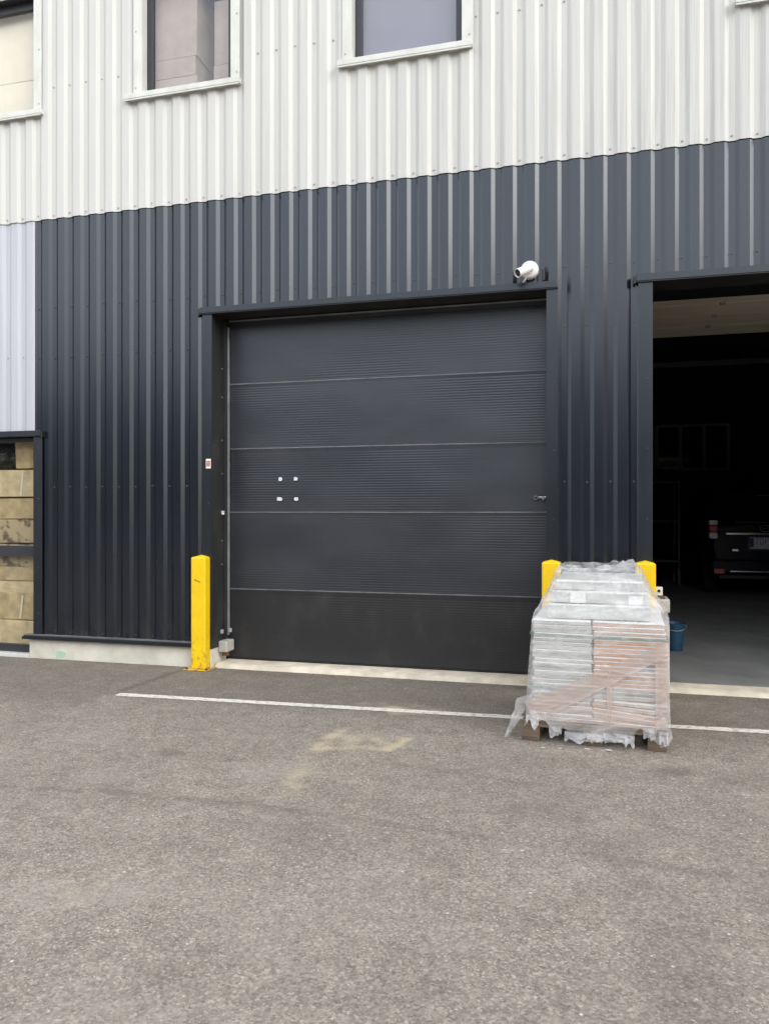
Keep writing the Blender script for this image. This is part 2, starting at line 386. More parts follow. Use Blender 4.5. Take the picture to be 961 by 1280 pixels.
def ground():
    X0, X1, Y0, Y1, st = -9.0, 5.4, -7.4, 0.0, 0.036
    nx = int((X1-X0)/st); ny = int((Y1-Y0)/st)
    verts, faces, dark, sand, pale = [], [], [], [], []
    for j in range(ny+1):
        y = Y0+(Y1-Y0)*j/ny
        for i in range(nx+1):
            x = X0+(X1-X0)*i/nx
            verts.append((x, y, 0.0))
            wob = 0.05*nz(x*3, y*3)+0.025*nz(x*11, y*11)
            n1 = nz(x*1.3, y*1.3, 3)
            # newer, darker asphalt strip along the wall
            edge = -1.28 if x > -4.1 else -1.75-0.12*(x+4.1)
            d = 0.36*ss(edge-0.25, edge+0.25, y+wob*2)
            # tyre marks and oil stains
            for pts, w, k in ((((-0.35, -3.00), (-0.05, -3.05), (0.22, -3.55), (0.33, -4.3), (0.30, -4.9)), 0.17, 0.22),
                              (((-3.6, -3.02), (-2.6, -3.28), (-1.8, -3.30)), 0.06, 0.25),
                              (((-1.1, -2.75), (0.2, -2.72), (1.6, -2.95)), 0.16, 0.10),
                              (((-0.6, -2.15), (0.6, -2.2), (1.4, -2.1)), 0.20, 0.16)):
                dd = min(seg_dist(x+wob*1.6, y+wob*1.6, *a, *b)[0] for a, b in zip(pts, pts[1:]))
                d += k*(1-ss(w*0.25, w*1.5, dd))*(0.75+0.9*n1)
            for cx, cy, r, k in ((-2.72, -2.60, 0.10, 0.5), (-2.25, -2.6, 0.05, 0.4), (0.50, -2.13, 0.09, 0.45), (-1.45, -3.5, 0.3, 0.12), (1.0, -3.6, .5, .16), (-3.4, -4.2, .5, .14)):
                d += k*(1-ss(r*0.3, r*1.2, math.hypot((x-cx)*0.75, y-cy)+wob))
            # joint in the asphalt
            jpts = ((-3.6, -3.45), (-2.58, -3.30), (-1.81, -3.28), (-0.44, -3.39), (0.6, -3.5))
            jd = min(seg_dist(x+wob*.25, y+wob*.25, *a, *b)[0] for a, b in zip(jpts, jpts[1:]))
            d += 0.42*(1-ss(0.012, 0.045, jd))*(0.5+max(0, nz(x*2.2, 9))*1.2)
            c1 = seg_dist(x+wob*.4, y+wob*.4, -4.05, -1.12, -4.0, -0.2)[0]
            d += 0.4*(1-ss(0.015, 0.05, c1))
            c2 = seg_dist(x+wob*.5, y+wob*.5, -1.3, -2.42, 0.1, -2.60)[0]
            d += 0.3*(1-ss(0.012, 0.04, c2))
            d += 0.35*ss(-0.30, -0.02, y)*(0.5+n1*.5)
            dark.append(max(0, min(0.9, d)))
            # pale sandy dust
            s = 0.0
            for (ax, ay, bx, by), w, k in (((-1.80, -2.24, -1.79, -1.84), 0.05, 0.52), ((-1.77, -2.22, -1.30, -2.12), 0.045, 0.42),
                                           ((-1.29, -2.14, -1.24, -1.86), 0.03, 0.45), ((-1.68, -3.0, -1.76, -2.3), 0.13, 0.46),
                                           ((-1.75, -1.25, -1.78, -1.8), 0.05, 0.25),
                                           ((-1.60, -1.14, -1.38, -1.16), 0.09, 0.62), ((-2.0, -1.05, -1.2, -1.05), 0.2, 0.38),
                                           ((-2.35, -3.30, -2.1, -3.22), 0.06, 0.42), ((-1.72, -2.0, -1.35, -2.0), 0.19, 0.46),
                                           ((-1.2, -2.45, -0.7, -2.62), 0.14, 0.30), ((-2.0, -3.2, -1.2, -3.15), 0.12, 0.24), ((-2.1, -4.5, -2.0, -4.0), 0.09, 0.34), ((-3.4, -4.3, -3.1, -4.4), 0.1, 0.36)):
                dd, t = seg_dist(x+wob*1.1, y+wob*1.1, ax, ay, bx, by)
                s += k*(1-ss(w*0.35, w*1.5, dd))
            sand.append(max(0, min(0.8, s*(0.90+0.5*n1)*(0.85+0.7*nz(x*9, y*9, 1)))))
            p = 0.0
            for cx, cy, r, k in ((-3.4, -2.4, 0.8, 0.42), (-1.9, -2.75, 0.6, 0.45), (-2.2, -4.4, 0.5, 0.45), (-0.75, -2.62, 0.4, 0.4), (-3.2, -4.4, .5, .5), (-1.0, -4.2, 1.2, .40), (-1.3, -5.0, .9, .4), (-2.9, -3.1, .5, .4), (-0.3, -3.6, .6, .32), (0.9, -2.7, .6, .3), (-2.4, -1.9, .5, .3)):
                p += k*(1-ss(0.1, 1.0, math.hypot(x-cx, (y-cy)*1.6)/r+nz(x*2, y*2, 5)*0.5))
            pale.append(max(0, min(0.8, p)))
    W = nx+1
    for j in range(ny):
        for i in range(nx):
            a = j*W+i; faces.append((a, a+1, a+W+1, a+W))
    # the surrounding yard, one sheet with the detailed part, out to the horizon
    base = len(verts); B = 160
    outer = [(-B, -B), (X0, -B), (X1, -B), (B, -B), (-B, Y0), (B, Y0), (-B, Y1), (B, Y1), (-B, B), (B, B), (X0, B), (X1, B)]
    for x, y in outer:
        verts.append((x, y, 0.0)); dark.append(0.1); sand.append(0); pale.append(0)
    o = lambda k: base+k
    bl, br, tl, tr = 0, nx, ny*W, ny*W+nx
    faces.append((o(0), o(1), bl, o(4))); faces.append(tuple([o(1), o(2)]+[i for i in range(nx, -1, -1)]))
    faces.append((o(2), o(3), o(5), br))
    faces.append(tuple([o(4)]+[j*W for j in range(ny+1)]+[o(6)]))
    faces.append(tuple([o(5), o(7)]+[j*W+nx for j in range(ny, -1, -1)]))
    faces.append((o(6), tl, o(10), o(8)))
    faces.append((tr, o(7), o(9), o(11)))
    faces.append(tuple([ny*W+i for i in range(nx+1)]+[o(11), o(10)]))
    me = bpy.data.meshes.new('asphalt_ground'); me.from_pydata(verts, [], faces)
    for n, arr in (('dark', dark), ('sand', sand), ('pale', pale)):
        at = me.attributes.new(n, 'FLOAT', 'POINT'); at.data.foreach_set('value', arr)
    me.materials.append(M['asphalt'])
    ob = bpy.data.objects.new('asphalt_ground', me); col.objects.link(ob)
    tag(ob, 'worn warm grey asphalt yard with sandy marks and tyre stains', 'ground', kind='structure')
ground()

# loose grit: swept against the wall base and thinly over the yard
def grit():
    rg = random.Random(11); verts, faces = [], []
    def stone(x, y, r):
        b = len(verts); a0 = rg.uniform(0, 6.28)
        for k in range(4):
            a = a0+k*1.5708+rg.uniform(-.3, .3); q = r*rg.uniform(.7, 1.2)
            verts.append((x+q*math.cos(a), y+q*math.sin(a), r*rg.uniform(.1, .35)))
        verts.append((x+rg.uniform(-.2, .2)*r, y+rg.uniform(-.2, .2)*r, r*rg.uniform(.7, 1.0)))
        verts.append((x, y, -0.001))
        for k in range(4):
            faces.append((b+k, b+(k+1) % 4, b+4)); faces.append((b+(k+1) % 4, b+k, b+5))
    for _ in range(900):
        x = rg.uniform(-7, 4.5); stone(x, -0.035-abs(rg.gauss(0, 0.06)) if x < -3.7 or -0.38 < x < 0.5 else -abs(rg.gauss(0, 0.07)), rg.uniform(.002, .006))
    for _ in range(700): t_ = rg.random(); stone(-1.75+.08*t_+rg.gauss(0, .09), -2.3-.8*t_, rg.uniform(.002, .005))
    for _ in range(4200):
        y = -0.3-6.0*rg.random()**0.9; stone(rg.uniform(-6.5, 3.5), y, rg.uniform(.0018, .0055) if rg.random() < .93 else rg.uniform(.006, .009))
    for _ in range(900): stone(-1.55+rg.gauss(0, .28), -2.05+rg.gauss(0, .16), rg.uniform(.002, .005))
    for _ in range(160): stone(-1.5+rg.gauss(0, .14), -1.12+rg.gauss(0, .07), rg.uniform(.002, .005))
    me = bpy.data.meshes.new('grit'); me.from_pydata(verts, [], faces)
    me.materials.append(M['grit']); o = bpy.data.objects.new('grit', me); col.objects.link(o)
    tag(o, 'fine pale grit scattered on the asphalt and along the wall base', 'grit', kind='stuff')
grit()

# worn white painted line parallel to the wall
mb = MB(); rows = []
n = 330
for i in range(n+1):
    t = i/n; x = -4.0+10.0*t
    yc = -1.255+0.0405*(x+4.0); w = 0.050+0.004*nz(x*2, 1)
    rag = 0.008*nz(x*9, 2)+0.006*nz(x*31, 4); rag2 = 0.008*nz(x*9, 7)+0.006*nz(x*31, 8)
    if i == 0: w *= 0.75
    rows.append([Vector((x, yc-w+rag, 0.004)), Vector((x, yc, 0.004)), Vector((x, yc+w+rag2, 0.004))])
mb.grid(rows, M['line'], False)
tag(mb.build('painted_line'), 'worn white painted line on the asphalt parallel to the wall', 'road marking', kind='structure')

# ------------------------------------------------------------------ the building
bld = empty('industrial_building', (0, 0, 0))
tag(bld, 'industrial building clad in white ribbed metal above dark ribbed metal with roller doorways', 'building')

PH, CR, SL, VA = -0.472, 0.080, 0.035, 0.050      # rib phase, crown, slope, valley
DEP = 0.022
def prof(x):
    u = (x-(PH-SL/2)) % 0.2
    if u < SL: return -DEP+DEP*u/SL
    u -= SL
    if u < VA: return 0.0
    u -= VA
    if u < SL: return -DEP*u/SL
    return -DEP

def cladding(name, x0, x1, z0, z1, y, m, holes=(), screws=(), screw_m=None, zstep=0.3):
    mb = MB()
    xs = {x0, x1}
    k = math.floor((x0-PH)/0.2)-1
    while PH-SL/2+0.2*k < x1+0.3:
        b = PH-SL/2+0.2*k
        for o in (0, SL, SL+VA, 2*SL+VA, 2*SL+VA+CR*.5):
            if x0 < b+o < x1: xs.add(round(b+o, 5))
        k += 1
    zs = {z0, z1}
    nzs = max(1, int((z1-z0)/zstep))
    for i in range(nzs): zs.add(z0+(z1-z0)*i/nzs)
    for hx0, hx1, hz0, hz1 in holes:
        for v in (hx0, hx1):
            if x0 < v < x1: xs.add(v)
        for v in (hz0, hz1):
            if z0 < v < z1: zs.add(v)
    xs, zs = sorted(xs), sorted(zs)
    cache = {}
    def vert(x, z):
        if (x, z) not in cache:
            yy = y+prof(x)+0.0022*nz(x*1.7+10, z*0.8, y)+0.0010*nz(x*6, z*1.1, 4)
            cache[(x, z)] = mb.bm.verts.new((x, yy, z))
        return cache[(x, z)]
    fs = []
    for xa, xb in zip(xs, xs[1:]):
        for za, zb in zip(zs, zs[1:]):
            cx, cz = (xa+xb)/2, (za+zb)/2
            if any(h[0] < cx < h[1] and h[2] < cz < h[3] for h in holes): continue
            fs.append(mb.bm.faces.new((vert(xa, za), vert(xb, za), vert(xb, zb), vert(xa, zb))))
    mb._set(fs, m, True)
    for z, off in screws:
        k = math.floor((x0-PH)/0.2)
        while True:
            x = PH+SL/2+VA*0.5+0.2*k+off
            k += 1
            if x > x1-0.02: break
            if x < x0+0.02 or any(h[0]-.02 < x < h[1]+.02 and h[2] < z < h[3] for h in holes): continue
            zz = z+random.uniform(-0.008, 0.008); yv = y+prof(x)
            mb.cyl((x, yv+0.003, zz), (x, yv-0.004, zz), 0.011, 0.010, screw_m, 10)
            mb.cyl((x, yv-0.004, zz), (x, yv-0.010, zz), 0.006, 0.005, screw_m, 6)
    return mb.build(name, bld, sharp=0.3)

WIN = [(-6.86, -5.86), (-4.525, -3.513), (-2.227, -1.158), (1.33, 2.37)]
WZ0, WZ1 = 5.985, 7.25
whole = [(a, b, WZ0, WZ1) for a, b in WIN]
cladding('upper_cladding', -10.0, 7.0, 4.785, 8.6, -0.012, M['white'], whole,
         [(4.83, 0.0), (6.22, 0.0), (7.6, 0.0)], M['screw_white'])
cladding('lower_cladding', -5.873, 7.0, 0.24, 4.86, 0.0, M['dark'],
         [(-3.80, -0.32, -1, 3.66), (0.44, 4.10, -1, 3.66)],
         [(0.30, 0.0), (1.87, 0.0), (3.28, 0.0), (3.82, 0.0)], M['screw'])
cladding('side_cladding', -10.0, -5.873, 2.49, 4.86, 0.0, M['grey_clad'], (), [(3.3, 0.0)], M['screw_white'])

# small dark scuffs where rib ends were cut at the lintels
def flash(name, x0, x1, z0, z1, y0, y1, m, bev=0.004, extra=None):
    mb = MB(); mb.box(x0, x1, y0, y1, z0, z1, m, bev)
    if extra: extra(mb)
    return mb.build(name, bld)

# lintel flashings with a down-turned lip
def lintel(x0, x1, zb):
    mb = MB()
    mb.box(x0, x1, -0.062, -0.002, zb, zb+0.062, M['dark_trim'], 0.004)
    mb.box(x0+.004, x1-.004, -0.056, -0.034, zb-0.008, zb-0.0005, M['black'])
    mb.box(x0-0.022, x0-0.001, -0.058, -0.010, zb-0.020, zb+0.05, M['black'], 0.004)
    for k in range(int((x1-x0)/0.6)):
        x = x0+0.3+0.6*k
        mb.cyl((x, -0.061, zb+.03), (x, -0.068, zb+.03), 0.008, 0.007, M['screw'], 8)
    return mb.build('lintel', bld)
lintel(-3.855, -0.285, 3.628)
lintel(0.385, 4.16, 3.628)
mb = MB()
mb.box(-10, -5.755, -0.075, -0.002, 2.425, 2.487, M['dark_trim'], 0.004)
mb.box(-5.757, -5.737, -0.07, -0.01, 2.41, 2.478, M['black'], 0.004)
mb.build('lintel', bld)

# jamb trims: face + reveal
def jamb(face0, face1, rev_x, depth, z0, z1, sgn):
    mb = MB()
    mb.box(face0, face1, -0.037, -0.033, z0, z1, M['dark_trim'])
    t = 0.004
    xa, xb = (rev_x-t, rev_x) if sgn > 0 else (rev_x, rev_x+t)
    mb.box(xa, xb, -0.0325, depth, z0, z1, M['reveal'])
    for z in [z0+.25+.62*k for k in range(int((z1-z0)/.62))]:
        x = (face0+face1)/2+0.015
        mb.cyl((x, -0.036, z), (x, -0.043, z), 0.007, 0.006, M['screw'], 8)
    return mb.build('jamb', bld)
jamb(-3.832, -3.728, -3.728, 0.29, 0.20, 3.6395, 1)
jamb(-0.386, -0.283, -0.386, 0.29, 0.05, 3.6395, -1)
jamb(0.406, 0.526, 0.526, 0.30, 0.05, 3.6395, 1)
jamb(4.02, 4.14, 4.02, 0.30, 0.05, 3.6395, -1)
mb = MB()      # dark trim right of the shop window
mb.box(-5.868, -5.755, -0.042, -0.036, 0.26, 2.424, M['dark_trim'])
mb.box(-5.872, -5.868, -0.0325, 0.12, 0.268, 2.424, M['reveal'])
for z in (0.5, 1.0, 1.75, 2.3): mb.cyl((-5.80, -0.041, z), (-5.80, -0.048, z), 0.008, 0.007, M['screw'], 8)
mb.build('jamb', bld)

# soffits above the two doorways
mb = MB(); mb.box(-3.80, -0.32, -0.03, 0.34, 3.640, 3.66, M['reveal']); mb.build('soffit', bld)
mb = MB(); mb.box(0.44, 4.10, -0.03, 0.36, 3.640, 3.66, M['reveal']); mb.build('soffit', bld)

# plinth + skirting flashing left of the door
mb = MB()
vs = mb.box(-5.93, -3.735, -0.030, 0.30, 0.0, 0.215, M['concrete'], 0.006)
mb.build('plinth', bld)
mb = MB(); mb.box(-0.384, 0.522, -0.028, 0.30, 0.0, 0.215, M['concrete'], 0.006); mb.build('plinth', bld)
mb = MB()
mb.box(-5.96, -3.80, -0.088, 0.02, 0.217, 0.262, M['dark_trim'], 0.005)
mb.box(-5.95, -3.81, -0.080, -0.012, 0.2625, 0.268, M['joint'])
mb.box(-5.985, -5.962, -0.085, -0.02, 0.215, 0.245, M['black'], 0.004)
mb.build('skirting', bld)
mb = MB()      # green sprayed mark on the plinth
bm = mb.bm; pts = []
for i in range(26):
    a = 2*math.pi*i/26; r = 1+0.35*nz(math.cos(a)*2, math.sin(a)*2, 2)
    pts.append((-5.53+0.065*r*math.cos(a), -0.0325, 0.060+0.040*r*math.sin(a)))
mb.quad(pts, M['green_paint'])
mb.build('paint_mark', bld)

# concrete thresholds
def threshold(x0, x1, y0, y1, z, m):
    mb = MB(); rows = []
    N = 120
    for i in range(N+1):
        x = x0+(x1-x0)*i/N; e = 0.010*nz(x*5, 1)+0.006*nz(x*23, 2)
        rows.append([Vector((x, y0+e, -0.002)), Vector((x, y0+e+0.012, z*0.6)), Vector((x, y0+e+0.045, z)), Vector((x, (y0+y1)/2, z+0.004*nz(x*2, 5))), Vector((x, y1, z))])
    mb.grid(rows, m, True)
    return mb.build('threshold', bld, sharp=0.6)
threshold(-3.72, -0.36, 0.012, 0.42, 0.042, M['threshold'])
threshold(0.50, 4.06, 0.065, 0.36, 0.034, M['threshold'])

# ------------------------------------------------------------------ sectional door
door_back = MB()
door_back.box(-3.722, -0.388, 0.335, 0.36, 0.05, 3.66, M['rubber'])
door_back.box(-3.715, -0.392, 0.296, 0.330, 0.046, 0.062, M['rubber'], 0.004)
dr = door_back.build('sectional_door', bld)
ZJ = [0.064, 0.792, 1.603, 2.273, 2.957, 3.632]
for k, (za, zb) in enumerate(zip(ZJ, ZJ[1:])):
    mb = MB()
    dusty = (k == 0)
    m = M['door_dusty'] if dusty else M['door']
    pts = []
    # profile up the panel: rounded lower lip, fine ribs, rounded upper lip with a pale worn edge
    z = za+0.003; pts += [(z-0.0025, 0.004), (z-0.0015, 0.0005), (z+0.002, 0.0)]
    zz = za+0.010; step = 0.026
    while zz+step < zb-0.018:
        pts += [(zz, 0.0), (zz+0.004, 0.0009), (zz+0.009, 0.0009), (zz+0.013, 0.0)]
        zz += step
    pts += [(zb-0.014, 0.0), (zb-0.010, -0.0006)]
    NX = 60; rows = []
    for (pz, py) in pts:
        row = []
        for i in range(NX+1):
            x = -3.712+(3.712-0.394)*i/NX
            bow = 0.006*nz(x*0.9, pz*1.6, k)+0.0025*nz(x*2.6, pz*3.5, k+9)
            rib = py*max(0.15, min(1.0, 0.5+1.3*nz(x*0.8+k, pz*1.9, 5))) if 0 < py < 0.001 else py
            row.append(Vector((x, 0.300+rib+bow, pz)))
        rows.append(row)
    mb.grid(rows, m, True)
    lip = []
    for (dz, py) in ((-0.010, -0.0006), (-0.002, -0.0008), (0.0005, -0.0002), (0.001, 0.006)):
        row = []
        for i in range(NX+1):
            x = -3.712+(3.712-0.394)*i/NX
            pz = zb-0.012
            bow = 0.006*nz(x*0.9, pz*1.6, k)+0.0025*nz(x*2.6, pz*3.5, k+9)
            row.append(Vector((x, 0.300+py+bow, zb+dz)))
        lip.append(row)
    mb.grid(lip, M['joint'] if k < 4 else m, True)
    o = mb.build('door_panel', dr, sharp=0.6)
    if dusty: o['label'] = 'dusty scuffed lowest door panel'
mb = MB(); mb.box(-3.70, -0.392, 0.285, 0.297, 3.612, 3.626, M['galv']); mb.build('top_seal', dr)
for x, z, w, h in ((-3.114, 1.942, .034, .034), (-2.945, 1.942, .034, .034), (-3.123, 1.735, .052, .034), (-2.938, 1.735, .042, .034)):
    mb = MB(); pts = []
    for i in range(12):
        a = 2*math.pi*i/12; r = 1+0.25*nz(x*9+math.cos(a), z*7+math.sin(a), 1)
        pts.append((x+w*.55*r*math.copysign(abs(math.cos(a))**.6, math.cos(a)), 0.286, z+h*.55*r*math.copysign(abs(math.sin(a))**.6, math.sin(a))))
    f = mb.quad(pts, M['patch'])
    ex = bmesh.ops.extrude_face_region(mb.bm, geom=[f]); 
    for v in [g for g in ex['geom'] if isinstance(g, bmesh.types.BMVert)]: v.co.y += 0.012
    mb.build('filled_hole', dr)
mb = MB()
mb.cyl((-0.503, 0.296, 1.737), (-0.503, 0.270, 1.737), 0.026, 0.024, M['chrome'], 20)
mb.cyl((-0.503, 0.270, 1.737), (-0.503, 0.262, 1.737), 0.012, 0.010, M['black'], 12)
mb.box(-0.48, -0.405, 0.272, 0.284, 1.727, 1.746, M['chrome'], 0.004)
mb.box(-0.44, -0.425, 0.268, 0.290, 1.712, 1.745, M['galv'], 0.003)
mb.build('lock', dr)
# guide track and its fittings in the left reveal
mb = MB()
mb.box(-3.724, -3.700, 0.215, 0.285, 0.25, 3.6, M['reveal'])
mb.box(-3.7235, -3.684, 0.258, 0.286, 0.30, 3.55, M['galv'], 0.003)
for z in (1.05, 1.3, 2.0, 2.35, 2.8, 3.1): mb.cyl((-3.727, 0.18, z), (-3.718, 0.18, z), 0.008, 0.008, M['galv'], 8)
mb.build('door_track', bld)
mb = MB(); mb.box(-3.727, -3.706, 0.17, 0.205, 1.572, 1.612, M['white_plastic'], 0.004); mb.build('sensor_cap', bld)
mb = MB()
mb.box(-3.727, -3.70, 0.145, 0.175, 0.33, 0.372, M['pale_metal'], 0.004); mb.build('clip', bld)
mb = MB()
mb.box(-3.690, -3.662, 0.262, 0.288, 0.33, 0.372, M['pale_metal'], 0.004); mb.build('clip', bld)
mb = MB(); mb.box(-3.727, -3.628, 0.10, 0.275, 0.145, 0.262, M['pale_metal'], 0.014, seg=3)
mb.box(-3.70, -3.65, 0.14, 0.2, 0.10, 0.145, M['rust']); mb.build('track_shoe', bld)
# fittings on the left side of the open doorway
mb = MB(); mb.box(0.530, 0.668, -0.02, 0.24, 0.035, 0.62, M['pale_metal'], 0.012, seg=3); mb.build('door_track', bld)
mb = MB(); mb.box(0.530, 0.668, -0.05, 0.22, 0.718, 0.838, M['pale_metal'], 0.014, seg=3)
mb.box(0.535, 0.63, -0.03, 0.15, 0.8385, 0.862, M['rust'], 0.004); mb.build('track_shoe', bld)
mb = MB(); mb.box(0.53, 0.608, -0.03, -0.02, 0.868, 0.945, M['white_plastic'], 0.004)
mb.cyl((0.578, -0.0295, 0.908), (0.578, -0.034, 0.908), 0.013, 0.013, M['black'], 14); mb.build('bracket', bld)

# ------------------------------------------------------------------ upper windows
def window(x0, x1, lx0, lx1):
    mb = MB()      # white flashing around the opening (jambs and head), standing proud of the ribs
    t = M['white_trim']; yf = -0.048
    for a, b in ((x0-0.10, x0), (x1, x1+0.10)):
        mb.box(a, b, yf, yf+0.004, WZ0+0.0, WZ1+0.1, t)
    mb.box(x0, x1, yf, yf+0.004, WZ1, WZ1+0.1, t)
    mb.box(x0-0.003, x0, yf+.0045, 0.10, WZ0, WZ1, t); mb.box(x1, x1+0.003, yf+.0045, 0.10, WZ0, WZ1, t)
    mb.box(x0+.001, x1-.001, yf+.0045, 0.10, WZ1, WZ1+0.003, M['frame'])
    for z in (WZ0+.06, WZ0+.65):
        for x in (x0-0.07, x1+0.07): mb.cyl((x, yf, z), (x, yf-.006, z), .009, .008, M['screw_white'], 8)
    w = mb.build('window', bld)
    mb = MB()
    mb.box(lx0, lx1, -0.082, -0.012, WZ0-0.062, WZ0-0.006, t, 0.005)
    mb.box(lx0+.004, lx1-.004, -0.078, -0.07, WZ0-0.078, WZ0-0.0625, t)
    mb.box(x0+.004, x1-.004, -0.0115, 0.10, WZ0-0.03, WZ0-0.008, t)
    mb.build('sill', w)
    f = M['frame']; mb = MB(); fw = 0.07
    mb.box(x0+.002, x0+fw, 0.045, 0.10, WZ0-.008, WZ1, f, 0.003); mb.box(x1-fw, x1-.002, 0.045, 0.10, WZ0-.008, WZ1, f, 0.003)
    mb.box(x0+fw, x1-fw, 0.048, 0.098, WZ1-0.09, WZ1, f, 0.003); mb.box(x0+fw, x1-fw, 0.048, 0.098, WZ0-.007, WZ0+0.025, f, 0.003)
    mb.build('frame', w)
    mb = MB(); mb.box(x0+fw-.004, x1-fw+.004, 0.070, 0.076, WZ0+0.02, WZ1-0.085, M['pane']); mb.build('pane', w)
    return w
lips = [(-7.0, -5.745), (-4.726, -3.407), (-2.374, -1.055), (1.19, 2.51)]
wins = [window(a, b, c, d) for (a, b), (c, d) in zip(WIN, lips)]
for ch_ in wins[0].children:
    if ch_.name.startswith('pane'): ch_.data.materials[0] = M['shop_pane']
mb = MB(); mb.box(-2.40, -1.0, 0.13, 0.135, 5.7, 7.4, M['blind']); mb.build('blind', wins[2])
mb = MB(); mb.box(1.2, 2.5, 0.13, 0.135, 5.7, 7.4, M['blind']); mb.build('blind', wins[3])
# upstairs room shell behind the windows
mb = MB()
mb.box(-10, 7, 0.14, 3.0, 5.30, 5.42, M['room']); mb.box(-10, 7, 2.6, 2.7, 5.42, 8.5, M['room']); mb.box(-10, 7, 0.14, 2.7, 8.5, 8.6, M['room'])
mb.box(-10.1, -10, 0.0, 2.7, 5.3, 8.6, M['room']); mb.box(7, 7.1, 0.0, 2.7, 5.3, 8.6, M['room'])
mb.box(-10, 7, -0.04, 2.8, 8.62, 8.75, M['white_trim'])
mb.build('upstairs_room', bld)

# ------------------------------------------------------------------ hall behind the open doorway
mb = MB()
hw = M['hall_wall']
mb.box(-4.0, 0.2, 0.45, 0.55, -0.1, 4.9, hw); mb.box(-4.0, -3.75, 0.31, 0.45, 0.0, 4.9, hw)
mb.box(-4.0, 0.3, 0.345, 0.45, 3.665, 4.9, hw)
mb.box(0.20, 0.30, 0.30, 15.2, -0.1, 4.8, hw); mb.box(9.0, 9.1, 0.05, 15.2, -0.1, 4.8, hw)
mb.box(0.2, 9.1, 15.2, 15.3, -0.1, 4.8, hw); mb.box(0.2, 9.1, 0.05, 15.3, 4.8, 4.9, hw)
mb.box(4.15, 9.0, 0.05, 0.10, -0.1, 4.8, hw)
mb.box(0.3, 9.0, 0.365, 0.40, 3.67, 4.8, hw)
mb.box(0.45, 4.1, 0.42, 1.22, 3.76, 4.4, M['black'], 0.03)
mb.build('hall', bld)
mb = MB(); mb.box(0.30, 9.0, 0.36, 15.2, -0.05, 0.030, M['hall_floor']); tag(mb.build('hall_floor'), 'smooth grey concrete floor of the dark hall', 'floor', kind='structure')
# raised sectional door lying under the hall ceiling
mb = MB()
for k in range(4):
    ya = 1.28+0.535*k
    mb.box(0.50, 4.08, ya, ya+0.529, 3.862, 3.902, M['door_inner'], 0.006)
for x in (1.35, 2.7):
    for ya in (1.80, 2.34, 2.87): mb.box(x, x+0.05, ya-0.03, ya+0.04, 3.845, 3.863, M['galv'], 0.003)
mb.build('raised_door', bld)
mb = MB(); mb.box(0.30, 9.0, 8.97, 9.03, 4.46, 4.56, M['steel_beam']); mb.build('roof_beam', bld)
mb = MB()      # window frames in the back wall of the hall
for x in (1.70, 2.31, 2.91, 3.52): mb.box(x, x+0.085, 15.10, 15.19, 2.80, 3.92, M['pale_frame'])
mb.box(1.70, 3.605, 15.11, 15.185, 2.72, 2.80, M['pale_frame']); mb.box(1.70, 3.605, 15.11, 15.185, 3.92, 3.98, M['pale_frame'])
rw = mb.build('rear_window', bld)
mb = MB(); mb.box(1.71, 3.6, 15.16, 15.17, 2.80, 3.92, M['car_glass']); mb.build('pane', rw)
# low rack against the hall's left wall
rk = empty('metal_rack', (0.62, 10.8, 0.03))
tag(rk, 'dim metal rack standing against the side wall deep in the hall', 'rack')
def rack_part(name, *b):
    m_ = MB(); m_.box(*b, M['steel_beam'], 0.004); return m_.build(name, rk)
for x in (-0.25, 1.2):
    for y in (-0.5, 0.5): rack_part('post', x-0.02, x+0.02, y-0.02, y+0.02, 0, 2.25)
for z in (0.5, 1.35, 2.2): rack_part('shelf', -0.27, 1.22, -0.52, 0.52, z, z+0.03)

# ------------------------------------------------------------------ shop window at the left with cardboard behind
sw = MB()
f = M['frame']
sw.box(-8.6, -5.88, 0.06, 0.11, 2.375, 2.42, f, 0.003); sw.box(-8.6, -5.937, 0.06, 0.11, 0.045, 0.128, f, 0.003)
sw.box(-8.6, -5.88, 0.05, 0.115, 1.105, 1.225, f, 0.004)
sw.box(-5.895, -5.876, 0.055, 0.112, 0.22, 2.42, f, 0.003); sw.box(-8.66, -8.6, 0.055, 0.112, 0.045, 2.42, f, 0.003)
sw.box(-7.32, -7.26, 0.055, 0.112, 0.13, 2.37, f, 0.003)
shop = sw.build('shop_window', bld)
mb = MB(); mb.box(-8.6, -5.89, 0.080, 0.086, 0.12, 1.11, M['shop_pane']); mb.build('pane', shop)
mb = MB(); mb.box(-8.6, -5.89, 0.080, 0.086, 1.22, 2.38, M['shop_pane']); mb.build('pane', shop)
mb = MB(); mb.box(-8.7, -5.935, -0.028, 0.14, 0.0, 0.042, M['white_trim'], 0.004); mb.build('sill', shop)
mb = MB()
mb.box(-10, -5.84, 1.4, 1.5, 0, 2.6, hw); mb.box(-10, -5.84, 0.14, 1.5, 2.5, 2.6, hw); mb.box(-10, -5.93, 0.14, 1.5, 0.0, 0.06, M['concrete'])
mb.box(-5.86, -5.83, 0.125, 1.5, 0.0, 2.6, hw); mb.box(-10.1, -10, 0.0, 1.5, 0, 2.6, hw)
mb.box(-10, -8.66, 0.0, 0.1, 0, 2.42, M['dark_trim'])
mb.build('shop_room', bld)

